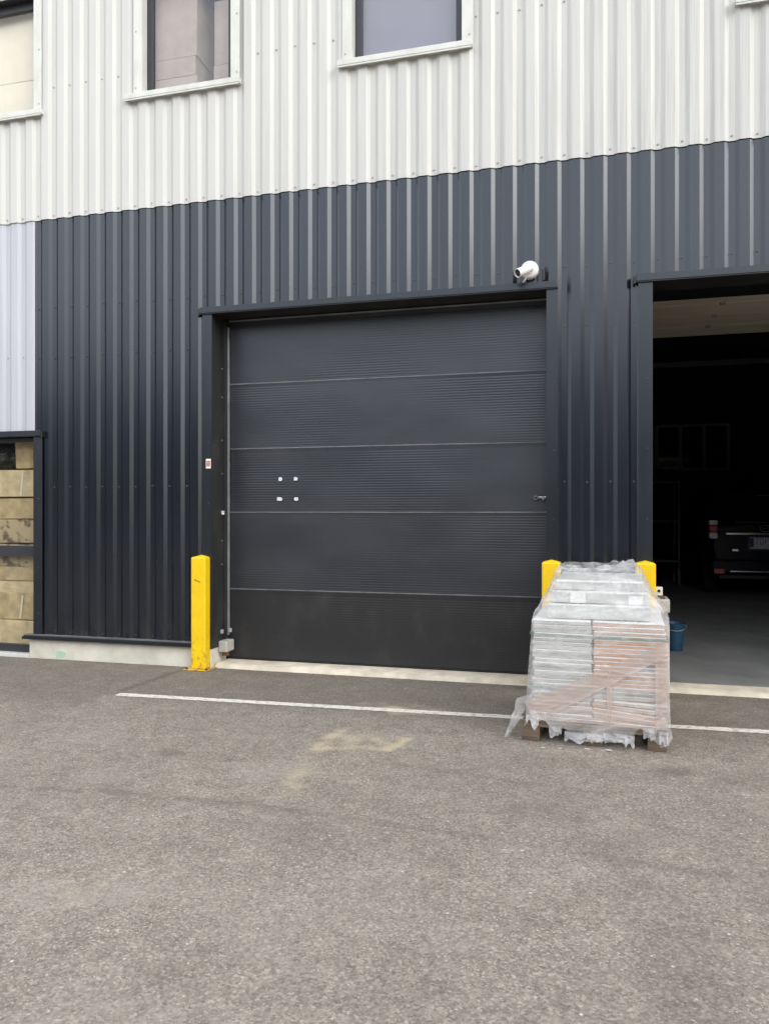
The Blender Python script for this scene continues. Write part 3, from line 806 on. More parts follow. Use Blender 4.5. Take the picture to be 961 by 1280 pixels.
def carton_box(x0, x1, y0, y1, z0, z1, m, label, tape=None, group='cardboard boxes behind the shop window', jit=0.013):
    root_loc = ((x0+x1)/2, (y0+y1)/2, z0)
    mb = MB(); mb.box(x0, x1, y0, y1, z0+.001, z1-.001, m, 0.008, jitter=jit)
    o = mb.build('cardboard_box', None, loc=root_loc)
    tag(o, label, 'box', group)
    if tape == 'v':
        mb = MB(); x = x1-0.30; mb.box(x, x+0.022, y0-.0075, y0-.0055, z0+.02, z1-.02, M['tape'], rot=Matrix.Rotation(0.12, 3, 'Y'))
        c = mb.build('tape', o); c.matrix_parent_inverse = Matrix.Translation(Vector(root_loc)).inverted()
    if tape == 'h':
        mb = MB(); z = (z0+z1)/2; mb.box(x0+.02, x1-.02, y0-.0075, y0-.0055, z-.018, z+.018, M['tape'])
        c = mb.build('tape', o); c.matrix_parent_inverse = Matrix.Translation(Vector(root_loc)).inverted()
    return o
S = [
 (0.062, 0.372, 'card_light', None, 'tan cardboard box at the very bottom of the stack behind the shop window'),
 (0.372, 0.680, 'card', 'v', 'tan cardboard box with a seam, second from the floor behind the shop window'),
 (0.680, 0.822, 'card_light', None, 'shallow pale cardboard box lying midway in the lower shop window pane'),
 (0.822, 0.985, 'card', None, 'shallow brown cardboard box just under the topmost one in the lower pane'),
 (0.985, 1.240, 'card_worn', None, 'scuffed cardboard box partly hidden behind the shop window crossbar'),
 (1.240, 1.520, 'card_worn', None, 'torn crumpled cardboard box resting just above the shop window crossbar'),
 (1.520, 1.760, 'card', None, 'plain brown cardboard box between the torn one and the one with a string'),
 (1.760, 2.085, 'card_light', 'v', 'large tan cardboard box marked by a slanting white string in the upper pane'),
]
for i, (za, zb, m, tp, lab) in enumerate(S):
    dx = random.uniform(-.03, .03)
    carton_box(-7.05+dx, -5.91+dx*.3, 0.17+random.uniform(0, .03), 0.75, za, zb, M[m], lab, tp)
carton_box(-6.33, -5.92, 0.22, 0.62, 2.087, 2.40, M['card'], 'small brown cardboard box at the top right of the shop window stack')
bm = bmesh.new(); bmesh.ops.create_icosphere(bm, subdivisions=4, radius=1)
for v in bm.verts:
    p = v.co.copy(); k = 1+0.28*nz(p.x*2.3, p.y*2.3, p.z*2.3)+0.10*nz(p.x*7, p.y*7, p.z*7)
    v.co = Vector((p.x*0.30*k, p.y*0.2*k, max(-0.14, p.z*0.16*k)+0.14))
for fc in bm.faces: fc.smooth = True
me = bpy.data.meshes.new('bin_bag'); bm.to_mesh(me); bm.free(); me.materials.append(M['bag'])
o = bpy.data.objects.new('bin_bag', me); col.objects.link(o); o.location = (-6.66, 0.42, 2.088)
tag(o, 'crumpled dark plastic bag on top of the boxes behind the shop window', 'bag')

# boxes standing behind the upper windows
def up_stack(x0, x1, y0, zs, m, labs, grp):
    for (za, zb), lab in zip(zip(zs, zs[1:]), labs):
        d = random.uniform(-.012, .012)
        carton_box(x0+d, x1+d, y0, y0+0.45, za, zb, M[m], lab, None, grp, 0.004)
up_stack(-4.60, -4.02, 0.17, (5.42, 5.85, 6.22, 6.42, 7.12), 'card_beige',
         ['beige box almost hidden below the sill of the second upper window', 'beige box just above the sill in the second upper window',
          'flat beige box in the middle of the second upper window stack', 'tall beige box on top of the stack in the second upper window'],
         'boxes seen through the second upper window')
up_stack(-3.83, -3.35, 0.20, (5.42, 6.30, 6.98), 'card_beige',
         ['beige box at the lower right corner of the second upper window', 'beige box on top at the right edge of the second upper window'],
         'boxes seen through the second upper window')
up_stack(-6.95, -5.70, 0.16, (5.42, 6.05, 6.45, 7.3), 'card_pink',
         ['pale pinkish box just above the sill in the leftmost upper window', 'pale pinkish box in the middle of the leftmost upper window',
          'pale pinkish box at the top of the leftmost upper window'], 'boxes seen through the leftmost upper window')

# ------------------------------------------------------------------ bollards
def bollard():
    r = empty('yellow_bollard')
    mb = MB(); w = 0.081
    mb.box(-w, w, -w, w, 0.012, 1.142, M['yellow'], 0.014, seg=3)
    top = [(-w+.012, -w+.012), (w-.012, -w+.012), (w-.012, w-.012), (-w+.012, w-.012)]
    for a, b in zip(top, top[1:]+top[:1]):
        mb.quad([(a[0], a[1], 1.1415), (b[0], b[1], 1.1415), (0, 0, 1.162)], M['yellow'])
    mb.build('post', r)
    mb = MB(); mb.box(-0.135, 0.135, -0.135, 0.135, 0.002, 0.013, M['yellow_worn'], 0.003); pl = mb.build('base_plate', r)
    for x in (-.11, .11):
        for y in (-.11, .11):
            mb = MB(); mb.cyl((x, y, .013), (x, y, .028), .014, .013, M['rust'], 6, smooth=False); mb.build('bolt', pl)
    return r
b0 = bollard(); b0.location = (-3.83, -0.055, 0)
tag(b0, 'yellow steel bollard left of the closed door, scuffed near its top', 'bollard', 'yellow bollards beside the doorways')
b1 = copy_tree(b0); b1.location = (-0.338, -0.12, 0.012)
b1['label'] = 'yellow steel bollard half hidden behind the wrapped pallet, beside the closed door'
b2 = copy_tree(b0); b2.location = (0.458, -0.14, 0.018)
b2['label'] = 'yellow steel bollard behind the wrapped pallet, beside the open doorway'
mb = MB()
mb.box(-0.035, 0.03, -0.0825, -0.081, 0.898, 0.905, M['scuff'], rot=Matrix.Rotation(0.35, 3, 'Y'))
mb.box(-0.042, -0.02, -0.0825, -0.081, 0.908, 0.914, M['scuff'], rot=Matrix.Rotation(0.7, 3, 'Y'))
mb.build('scuff', b0)

# ------------------------------------------------------------------ security camera above the door
sc = empty('security_camera', (-0.535, -0.03, 3.80))
tag(sc, 'white bullet security camera on a round base above the closed door', 'security camera')
mb = MB(); mb.lathe((0, -0.002, 0), (0, -1, 0), [(0, 0.001), (0, .082), (.045, .080), (.06, .070), (.066, .050), (.068, 0.001)], M['white_plastic'])
mb.build('base', sc)
mb = MB(); mb.cyl((0, -.06, .0), (-.03, -.12, -.015), .020, .018, M['white_plastic']); mb.build('arm', sc)
d = Vector((-0.62, -0.62, -0.42)).normalized()
mb = MB(); o0 = Vector((0.02, -.09, .005))
mb.lathe(o0, d, [(0, .001), (0, .028), (.012, .036), (.175, .040), (.18, .040), (.18, .036), (.165, .034)], M['white_plastic'])
mb.build('body', sc)
mb = MB(); mb.lathe(o0, d, [(.1655, .001), (.1655, .0338)], M['black']); mb.lathe(o0, d, [(.166, .018), (.172, .014), (.174, .001)], M['lens'])
mb.build('lens', sc)
mb = MB(); mb.cyl((-.015, -.05, -.06), (-.06, -.04, -.11), .006, .006, M['white_plastic'], 8); mb.build('cable', sc)
mb = MB(); mb.box(-0.425, -0.40, -0.050, -0.031, 3.70, 3.80, M['black'], .005)
tag(mb.build('cable_gland'), 'small black cable entry on the wall beside the security camera', 'cable entry')

# small sticker on the left jamb
st = MB(); st.box(-3.792, -3.738, -0.0395, -0.0375, 2.045, 2.142, M['paper']); so = st.build('sticker')
tag(so, 'small white sticker with a faded red panel on the left jamb', 'sticker')
st = MB(); st.box(-3.787, -3.743, -0.0408, -0.0398, 2.066, 2.124, M['sticker_red']); st.build('print', so)

# ------------------------------------------------------------------ pallet load
PX, PY, PR = 0.012, -1.715, R(-2.5)
pal = empty('wooden_pallet', (PX, PY, 0.002), PR)
tag(pal, 'weathered wooden pallet under the film wrapped load', 'pallet')
def pp(name, x0, x1, y0, y1, z0, z1, bev=0.003, jit=0.002):
    mb = MB(); mb.box(x0, x1, y0, y1, z0, z1, M['wood'], bev, jitter=jit); return mb.build(name, pal)
for x in (-0.477, -0.06, 0.357):
    pp('bottom_board', x, x+0.12, 0.0, 0.98, 0.0, 0.02)
    for y in (0.0, 0.42, 0.86): pp('block', x, x+0.12, y, y+0.12, 0.021, 0.098, 0.004)
for y in (0.0, 0.42, 0.88): pp('stringer_board', -0.477, 0.477, y, y+0.10, 0.099, 0.118)
for k in range(6): pp('deck_board', -0.477, 0.477, 0.002+0.172*k, 0.002+0.172*k+0.115, 0.119, 0.139)

ORD = ['first', 'second', 'third', 'fourth', 'fifth', 'sixth', 'seventh', 'eighth', 'ninth', 'tenth', 'eleventh', 'twelfth', 'thirteenth',
       'fourteenth', 'fifteenth', 'sixteenth', 'seventeenth', 'eighteenth', 'nineteenth', 'twentieth', 'twenty-first', 'twenty-second', 'twenty-third', 'twenty-fourth']
def place(o): o.location = (PX, PY, 0.002); o.rotation_euler = (0, 0, PR); return o
def flat_carton(x0, x1, y0, y1, z0, z1, face, edge, tilt=0.0, blue=None, gap=M['carton_gap']):
    """a flat carton: coloured box with pale top edge and a darker lower edge; tilt drops its right end"""
    mb = MB(); h = z1-z0; ef = random.uniform(0.26, 0.52); wv = random.uniform(-.0016, .0016)
    vs = mb.box(x0, x1, y0, y1, z0+.0008, z1-h*ef, face, 0.0025)
    vs += mb.box(x0+.003, x1-.003, y0-.004, y1, z1-h*(ef-.005), z1-.0012-random.random()*.0016, edge, 0.003)
    if blue: vs += mb.box(blue[0], blue[1], y0-.0012, y0+.02, z0+.004, z1-h*.36, M['carton_blue'])
    for v in vs: v.co.z -= (tilt+wv)*max(0, (v.co.x-x0))/(x1-x0)
    return place(mb.build('flat_carton'))
ztop = 0.845; nl = 24; lay = (ztop-0.142)/nl
for k in range(nl):
    z0 = 0.142+lay*k; z1 = z0+lay
    j1, j2 = random.uniform(-.012, .012), random.uniform(-.004, .012)
    fy = random.uniform(0.018, 0.040)
    lowl = k < 7
    lc = flat_carton(-0.405+j1, -0.005+j1, fy, 0.94, z0, z1, M['carton_pale'] if lowl else M['carton_white'], M['carton_edge'])
    tag(lc, (('%s flat pale pinkish carton counted' if lowl else '%s flat white carton counted')+' up from the pallet, in the left column') % ORD[k], 'carton', 'flat cartons stacked on the pallet')
    t = 0.0
    if k < 6: t = 0.05*(1-abs(k-2.5)/3.5)
    fy = random.uniform(0.014, 0.036)
    face = M['carton_orange'] if (k > 8 or k in (3, 4)) else M['carton_pink']
    if k >= 21: face = M['carton_pink']
    rc = flat_carton(0.0+j2, 0.470+j2, fy, 0.94, z0, z1, face, M['carton_edge'], t, (0.30, 0.40) if k in (13, 14, 16, 17) else None)
    tag(rc, '%s flat %s carton counted up from the pallet, in the right column' % (ORD[k], 'orange brown' if face is M['carton_orange'] else 'pinkish brown'), 'carton', 'flat cartons stacked on the pallet')
ups = [(0.850, 0.955, -0.31, 0.385, 'lowest of the three wider white cartons on top of the pallet load'),
       (0.958, 1.045, -0.285, 0.365, 'middle of the three wider white cartons on top, with two paper labels'),
       (1.048, 1.118, -0.262, 0.335, 'topmost white carton of the wrapped pallet load')]
for i, (za, zb, xa, xb, lab) in enumerate(ups):
    mb = MB(); mb.box(xa, xb, 0.10+0.02*i, 0.86, za, zb, M['carton_white'], 0.006, jitter=0.004)
    mb.box(xa+.01, xb-.01, 0.096+0.02*i, 0.11+0.02*i, zb-0.016, zb-0.004, M['carton_edge'], 0.003)
    o = place(mb.build('large_carton')); tag(o, lab, 'carton', 'wide white cartons on top of the pallet load')
    if i == 1:
        for xl, w, h in ((-0.155, 0.105, 0.075), (0.235, 0.095, 0.06)):
            mb = MB(); mb.box(xl, xl+w, 0.108, 0.110, za+0.004, za+0.004+h, M['paper']); mb.build('label', o)

# green straps round the load
def strap(z, lab, tilt):
    mb = MB(); x0, x1, y0, y1 = -0.425, 0.487, 0.006, 0.956
    pts = []
    c = 0.02
    for cx, cy, a0 in ((x1-c, y0+c, -90), (x1-c, y1-c, 0), (x0+c, y1-c, 90), (x0+c, y0+c, 180)):
        for a in range(0, 91, 30):
            t = R(a0+a); pts.append((cx+c*math.cos(t), cy+c*math.sin(t)))
    full = []
    for (ax, ay), (bx, by) in zip(pts, pts[1:]+pts[:1]):
        n_ = max(1, int(math.hypot(bx-ax, by-ay)/0.06))
        for i in range(n_): full.append((ax+(bx-ax)*i/n_, ay+(by-ay)*i/n_))
    rows = []
    for dz, off in ((-.0065, 0), (.0065, 0), (.0065, .0012), (-.0065, .0012), (-.0065, 0)):
        rows.append([Vector((x+(off if x > 0 else -off), y-(off if y < .5 else -off), z+dz+tilt*x+0.002*nz(x*6, y*6, z))) for x, y in full])
    mb.grid(rows, M['strap'], False, True)
    o = place(mb.build('plastic_strap')); tag(o, lab, 'strap', 'green straps round the pallet load')
strap(0.742, 'upper green plastic strap round the pallet load', -0.012)
strap(0.366, 'lower green plastic strap round the pallet load', -0.02)

# stretch film
def film_wrap():
    lv = [  # z, xL, xR, yF, yB
        (0.30, -0.448, 0.498, -0.014, 0.985), (0.45, -0.440, 0.497, -0.010, 0.980), (0.60, -0.428, 0.494, -0.008, 0.975),
        (0.75, -0.418, 0.492, -0.006, 0.970), (0.84, -0.412, 0.496, 0.000, 0.965), (0.885, -0.402, 0.494, 0.012, 0.955),
        (0.94, -0.370, 0.452, 0.045, 0.93), (1.00, -0.335, 0.408, 0.070, 0.905), (1.06, -0.308, 0.372, 0.092, 0.885),
        (1.12, -0.285, 0.345, 0.115, 0.87), (1.17, -0.268, 0.325, 0.14, 0.85), (1.20, -0.25, 0.30, 0.19, 0.82)]
    def at(z):
        if z <= lv[0][0]:
            k = (lv[0][0]-z)/0.3; a = lv[0]
            return [a[1]-0.012*k, a[2]+0.010*k, a[3]-0.018*k, a[4]+0.02*k]
        for a, b in zip(lv, lv[1:]):
            if z <= b[0]:
                t = (z-a[0])/(b[0]-a[0]); return [a[i]+(b[i]-a[i])*t for i in range(1, 5)]
        return list(lv[-1][1:])
    def hem(x):
        """height of the torn lower edge along the front"""
        P_ = [(-0.5, 0.15), (-0.40, 0.15), (-0.34, 0.165), (-0.30, 0.155), (-0.26, 0.085), (-0.215, 0.075), (-0.20, 0.125), (-0.17, 0.10), (-0.12, 0.03),
              (-0.06, 0.022), (-0.02, 0.045), (0.05, 0.05), (0.11, 0.06), (0.16, 0.045), (0.21, 0.05), (0.255, 0.06), (0.275, 0.12), (0.31, 0.15), (0.36, 0.125), (0.40, 0.075), (0.44, 0.03), (0.5, 0.06)]
        for a, b in zip(P_, P_[1:]):
            if x <= b[0]:
                t = max(0, (x-a[0])/(b[0]-a[0])); return a[1]+(b[1]-a[1])*t
        return 0.1
    NP, NZ = 240, 74
    mb = MB(); rows = []
    for j in range(NZ+1):
        row = []
        for i in range(NP):
            s = i/NP*4; side = int(s); t = s-side
            def pt(z):
                xL, xR, yF, yB = at(z)
                if side == 0: p = (xL+(xR-xL)*t, yF, 0, -1)
                elif side == 1: p = (xR, yF+(yB-yF)*t, 1, 0)
                elif side == 2: p = (xR+(xL-xR)*t, yB, 0, 1)
                else: p = (xL, yB+(yF-yB)*t, -1, 0)
                return p
            px = pt(0.2)
            hz = hem(px[0]) if side == 0 else (0.10+0.05*nz(px[0]*7, px[1]*7, 1))
            hz += 0.024*nz(i*0.17, 3.3)+0.007*nz(i*0.5, 8.1)
            hz = max(0.010, hz)
            z = hz+(1.20-hz)*(j/NZ)
            x, y, nx_, ny_ = pt(z)
            # round the corners a little
            e = 0.035; k = max(0, (e-min(t, 1-t))/e)
            xL, xR, yF, yB = at(z); cx, cy = (xL+xR)/2, (yF+yB)/2
            x -= 0.016*k*k*math.copysign(1, x-cx); y -= 0.016*k*k*math.copysign(1, y-cy)
            # wrinkles: strongest in the free parts at the hem and in the tapering shoulder
            free = 0.35+1.0*(1-ss(0.02, 0.16, z-hz))*(1-ss(0.0, 0.3, z-0.02)) + 1.3*ss(0.84, 0.92, z)
            u = s*2.6
            w = 0.010*nz(u*2.2+z*5, z*7-u, 2)+0.006*abs(nz(u*5-z*9, z*14, 6))+0.004*nz(u*13, z*26, 1)
            d = w*free
            if z-hz < 0.09: d += 0.022*(1-(z-hz)/0.09)*abs(nz(i*0.16, 5.0))
            if 0.16 < z < 0.84: d = max(d, -0.004)
            row.append(Vector((x+nx_*d, y+ny_*d, z)))
        rows.append(row)
    vv = mb.grid(rows, M['film'], True, True)
    # clear crumpled top
    last = [v.co.copy() for v in vv[-1]]
    c = sum(last, Vector())/len(last)
    cap = []
    for q in (0.0, 0.12, 0.25, 0.38, 0.52, 0.66, 0.8, 0.92):
        r_ = []
        for p in last:
            m_ = p.lerp(c, q)
            a = 0.030*math.sin(math.pi*min(1, q*1.3))
            m_.z += (0.075*nz(m_.x*6, m_.y*6, 3)+0.045*abs(nz(m_.x*13, m_.y*9, 7)))*min(1, q*5+.15) + a*0.2 - 0.045*q - 0.012*min(1, q*8)
            r_.append(m_)
        cap.append(r_)
    mb.grid(cap, M['film_top'], True, True)
    # the upper shoulder of the film is clearer
    iT = mb.mi(M['film_top'])
    for f_ in mb.bm.faces:
        if f_.calc_center_median().z > 1.125: f_.material_index = iT
    # loose ragged flap trailing at the left corner
    rows = []
    for j in range(16):
        t = j/15; row = []
        for i in range(9):
            u = i/8
            x = -0.452-0.115*t-0.025*u*t+(0.055-0.03*t)*(u-0.5)*2+0.010*nz(u*5, t*6, 2)
            y = -0.02-0.05*t+0.10*u*0.5+0.015*nz(u*6, t*5, 8)
            z = 0.31-0.285*t**0.9+0.03*(u-.5)*(1-t)+0.010*nz(u*8, t*9, 4)+(0.015*nz(i*1.7, 2) if j == 15 else 0)
            row.append(Vector((x, y, max(0.008, z))))
        rows.append(row)
    mb.grid(rows, M['film_torn'], True)
    # torn tatters: crumpled folds of film hanging from the hem and over the front blocks
    rt = random.Random(3)
    for x0, w, zt, ln in ((-0.40, 0.09, 0.165, 0.06), (-0.245, 0.09, 0.10, 0.05), (-0.11, 0.15, 0.07, 0.055), (0.02, 0.12, 0.07, 0.04),
                          (0.15, 0.16, 0.085, 0.045), (0.24, 0.07, 0.08, 0.06), (0.37, 0.09, 0.135, 0.05), (0.455, 0.06, 0.12, 0.075)):
        rows = []; ph = rt.uniform(0, 50)
        for j in range(11):
            t = j/10; row = []
            for i in range(15):
                u = i/14-0.5
                rag = ln*(0.75+0.9*nz(u*2.0, ph)+0.12*nz(u*6, ph+3))
                fold = 0.012*math.sin(u*8+ph+t*1.5)*t+0.014*nz(u*4, t*3, ph)
                row.append(Vector((x0+w*u*(1-0.12*t)+0.016*nz(t*4, ph)*t, -0.026-0.026*t-fold, max(0.006, zt+0.02-(rag+0.02)*t+0.008*nz(u*9, t*7, ph)))))
            rows.append(row)
        mb.grid(rows, M['film_torn'], True)
    o = place(mb.build('stretch_film', sharp=3.2)); tag(o, 'milky stretch film wrapped round the pallet load, torn at its hem', 'plastic wrap')
    return o
fw = film_wrap()
def band(p0, p1, w0, w1, n=26, yo=-0.021):
    mb = MB(); rows = []
    for i in range(n+1):
        t = i/n; x = p0[0]+(p1[0]-p0[0])*t; z = p0[1]+(p1[1]-p0[1])*t; w = w0+(w1-w0)*t
        dx, dz = p1[0]-p0[0], p1[1]-p0[1]; L = math.hypot(dx, dz); nx_, nz_ = -dz/L, dx/L
        row = []
        for j in range(7):
            u = j/6-0.5
            row.append(Vector((x+nx_*w*u, yo-0.003*abs(nz(t*9, u*6, 2))-0.004*(abs(u) > .45), z+nz_*w*u)))
        rows.append(row)
    mb.grid(rows, M['film_band'], True)
    o = mb.build('wrap_band', fw); return o
band((0.475, 0.690), (-0.42, 0.20), 0.085, 0.16)
band((0.118, 0.52), (0.105, 0.16), 0.034, 0.03)
band((0.447, 0.15), (0.443, 0.66), 0.08, 0.08, yo=-0.017)

# scraps of film and paper on the ground by the pallet
for i, (x, y, s) in enumerate(((-0.31, -1.86, .012), (-0.20, -1.845, .009), (0.12, -1.80, .022), (-0.02, -1.81, .016))):
    mb = MB(); pts = []
    for k in range(9):
        a = 2*math.pi*k/9; r = s*(0.7+0.5*nz(k*1.3, i*2.1))
        pts.append((x+r*1.6*math.cos(a), y+r*0.7*math.sin(a), 0.006+0.004*abs(nz(k, i))))
    f_ = mb.quad(pts, M['scrap'])
    ex = bmesh.ops.extrude_face_region(mb.bm, geom=[f_])
    for v in [g for g in ex['geom'] if isinstance(g, bmesh.types.BMVert)]: v.co.z += 0.003
    o = mb.build('film_scrap', loc=(x, y, 0.002))
    tag(o, 'tiny white scrap of torn film on the asphalt in front of the pallet', 'scrap', 'white scraps in front of the pallet')

# ------------------------------------------------------------------ bucket just inside the open doorway
bk = empty('blue_bucket', (0.925, 2.12, 0.031)); tag(bk, 'blue plastic bucket on the hall floor just inside the open doorway', 'bucket')
mb = MB(); mb.lathe((0, 0, 0), (0, 0, 1), [(0, .001), (0, .080), (.28, .108), (.285, .115), (.31, .117), (.312, .110), (.285, .103), (.012, .075), (.012, .001)], M['bucket']); mb.build('body', bk)
mb = MB()
pts = [Vector((0.119*math.cos(t), -0.03-0.10*math.sin(t)*0.9, 0.295-0.06*math.sin(t))) for t in [math.pi*i/14 for i in range(15)]]
for a, b in zip(pts, pts[1:]): mb.cyl(a, b, .004, .004, M['galv'], 8, caps=False)
mb.build('handle', bk)

# ------------------------------------------------------------------ parked car seen from behind
def car():
    c = empty('parked_car', (3.06, 8.1, 0.030))
    tag(c, 'dark blue off-road car with chrome tailgate strip parked inside the dark hall', 'car')
    def loft(mb, secs, m):
        rows = []
        for y, pts in secs:
            ring = [Vector((x, y, z)) for x, z in pts]+[Vector((-x, y, z)) for x, z in reversed(pts)]
            rows.append(ring)
        vv = mb.grid(rows, m, True, True)
        mb._set([mb.bm.faces.new(vv[0]), mb.bm.faces.new(vv[-1][::-1])], m, False)
    def body_sec(w, zb, zt):
        return [(0.0, zb), (w*.80, zb), (w*.95, zb+.08), (w, zb+.30), (w*.995, (zb+zt)/2+.1), (w*.97, zt-.08), (w*.90, zt), (0.0, zt+.01)]
    mb = MB()
    loft(mb, [(0.03, body_sec(.86, .62, 1.20)), (0.08, body_sec(.92, .50, 1.22)), (0.35, body_sec(.95, .40, 1.24)), (1.5, body_sec(.95, .36, 1.22)),
              (3.0, body_sec(.95, .36, 1.18)), (3.4, body_sec(.945, .38, 1.16)), (4.4, body_sec(.90, .42, 1.06)), (4.7, body_sec(.80, .5, .98))], M['car_paint'])
    def cab(w, z0, z1, wt): return [(0.0, z0), (w, z0), (w*.985, z0+.15), (wt, z1-.10), (wt*.90, z1-.02), (0.0, z1)]
    loft(mb, [(0.06, cab(.88, 1.19, 1.30, .84)), (0.10, cab(.90, 1.19, 1.48, .82)), (0.26, cab(.92, 1.2, 1.84, .76)), (0.40, cab(.92, 1.2, 1.875, .75)), (2.0, cab(.92, 1.19, 1.88, .74)),
              (2.7, cab(.91, 1.16, 1.80, .72)), (3.4, cab(.88, 1.12, 1.24, .80))], M['car_paint'])
    mb.build('body', c)
    mb = MB(); mb.box(-0.93, 0.93, -0.06, 0.16, 0.42, 0.70, M['car_paint'], 0.05, seg=3)
    mb.box(-0.80, 0.80, -0.03, 0.16, 0.34, 0.42, M['black'], 0.02)
    bp = mb.build('bumper', c)
    mb = MB(); mb.box(-0.60, 0.60, -0.066, -0.055, 0.475, 0.497, M['chrome'], 0.004); mb.build('chrome_strip', bp)
    for s in (-1, 1):
        mb = MB(); mb.box(s*0.78-.09, s*0.78+.09, -0.068, -0.052, 0.44, 0.53, M['red_lens'], 0.006); mb.build('reflector', bp)
        mb = MB()      # tail lamp: clear top and bottom, red middle
        for z0, z1, m in ((1.36, 1.45, 'clear_lens'), (1.23, 1.357, 'red_lens'), (1.11, 1.227, 'clear_lens')):
            mb.box(s*0.875-.075, s*0.875+.075, -0.012, 0.16, z0-.03, z1-.03, M[m], 0.018, seg=3)
        mb.build('tail_lamp', c)
        w = empty('wheel'); w.parent = c; w.location = (s*0.80, 0.95, 0.385)
        mb = MB(); mb.lathe((-0.13, 0, 0), (1, 0, 0), [(0.0, .24), (0.0, .34), (.03, .375), (.13, .385), (.23, .375), (.26, .34), (.26, .24)], M['tyre'], 32); mb.build('tyre', w)
        mb = MB(); mb.lathe((-0.125*1, 0, 0), (1, 0, 0), [(0.02, .001), (0.02, .20), (0.0, .241), (.25, .241), (.23, .20), (.23, .001)], M['rim'], 24); mb.build('rim', w)
        w2 = copy_tree(w, c); w2.location = (s*0.80, 3.75, 0.385)
    # tailgate glass, slightly proud of the sloping rear
    mb = MB()
    mb.quad([(-.72, 0.085, 1.33), (.72, 0.085, 1.33), (.64, 0.235, 1.78), (-.64, 0.235, 1.78)], M['car_glass'])
    for v in mb.bm.verts: v.co.y -= 0.03
    f0 = mb.bm.faces[:] ; ex = bmesh.ops.extrude_face_region(mb.bm, geom=f0)
    for v in [g for g in ex['geom'] if isinstance(g, bmesh.types.BMVert)]: v.co.y += 0.02
    rg = mb.build('rear_window', c)
    mb = MB(); mb.box(-.50, .02, 0.02, 0.035, 1.37, 1.39, M['black'], .004); mb.build('wiper', rg)
    mb = MB(); mb.box(-.70, .70, 0.12, 0.27, 1.855, 1.885, M['car_paint'], .01); mb.box(-.12, .12, .105, .119, 1.862, 1.876, M['red_lens']); mb.build('spoiler', c)
    mb = MB(); mb.box(-.67, .67, -0.022, 0.03, 1.148, 1.195, M['chrome'], 0.012, seg=3); mb.build('tailgate_trim', c)
    mb = MB()      # oval chrome emblem
    rows = []
    for i in range(28):
        t = 2*math.pi*i/28; r_ = []
        for k in range(8):
            a = 2*math.pi*k/8; r_.append(Vector(((.085+.013*math.cos(a))*math.cos(t), -.005+.013*math.sin(a), 1.275+(.058+.013*math.cos(a))*math.sin(t))))
        rows.append(r_)
    rows.append(rows[0]); mb.grid(rows, M['chrome'], True, True)
    mb.box(-.06, .06, -.012, .0, 1.27, 1.285, M['chrome'], .004); mb.build('emblem', c)
    mb = MB(); mb.box(-0.56, -0.44, -0.004, 0.03, 0.845, 0.895, M['chrome'], .012, seg=3); mb.build('badge', c)
    mb = MB(); mb.box(-.31, .31, 0.005, 0.04, 0.86, 1.14, M['black'], .01); mb.build('plate_recess', c)
    mb = MB(); mb.box(-.26, .26, -0.010, 0.004, 0.895, 1.105, M['plate_white'], .006)
    mb.box(-.256, -.195, -0.0125, -0.0105, 0.93, 1.095, M['plate_blue'])
    pl = mb.build('number_plate', c)
    # worn characters: only their strokes can be made out
    for k, st_ in enumerate(('7', 'o', 'F', 'v', 'n')):
        mb = MB()
        x = -.165+.082*k+(.02 if k > 2 else 0); h = .10; w = .045; z = .985; t = .011
        def bar(xa, za, xb, zb):
            p, q = Vector((xa, 0, za)), Vector((xb, 0, zb)); d_ = q-p; L = d_.length; a = -math.atan2(d_.z, d_.x)
            cc = (p+q)/2; mb.box(cc.x-L/2, cc.x+L/2, -.0125, -.0105, cc.z-t/2, cc.z+t/2, M['plate_ink'], rot=Matrix.Rotation(a, 3, 'Y'))
        if st_ == '7': bar(x, z+h, x+w, z+h); bar(x+w, z+h, x+w*.3, z)
        if st_ == 'o': bar(x, z, x, z+h); bar(x+w, z, x+w, z+h); bar(x, z, x+w, z); bar(x, z+h, x+w, z+h)
        if st_ == 'F': bar(x, z, x, z+h); bar(x, z+h, x+w, z+h); bar(x, z+h*.5, x+w*.8, z+h*.5)
        if st_ == 'v': bar(x, z+h, x+w*.5, z); bar(x+w*.5, z, x+w, z+h)
        if st_ == 'n': bar(x, z, x, z+h); bar(x+w, z, x+w, z+h); bar(x, z+h, x+w, z)
        mb.build('character', pl)
car()

# ------------------------------------------------------------------ unseen buildings, placed and sized to reflect dark in the cladding and panes
op = empty('warehouse', (-6, -27, 0)); tag(op, 'low dark grey warehouse behind the camera, unseen, sized for its dark reflection', 'building')
mb = MB(); mb.box(-30, 17, -6, 0, 0, 7.8, M['far_wall'], 0.02); mb.build('wall', op)
mb = MB(); mb.box(-30.3, 17.3, -6.3, 0.3, 7.802, 8.1, M['frame'], 0.02); mb.build('roof', op)
o2 = empty('warehouse', (24, -11, 0)); tag(o2, 'unseen grey metal shed added at far right to dim reflections on the ribs', 'building')  # shed added out of view to dim the reflections on the left ribs
mb = MB(); mb.box(0, 14, -20, 0, 0, 13, M['far_wall'], 0.02); mb.build('wall', o2)
mb = MB(); mb.box(-.3, 14.3, -20.3, 0.3, 13.002, 13.3, M['frame'], 0.02); mb.build('roof', o2)
mb = MB(); mb.box(-0.06, -0.002, -12, -7, 0, 4.2, M['far_door'], 0.01); mb.build('door', o2)
for x in (-24, -14, -4, 6):
    mb = MB(); mb.box(x, x+4, 0.002, 0.06, 0.0, 4.0, M['far_door'], 0.01); mb.build('door', op)

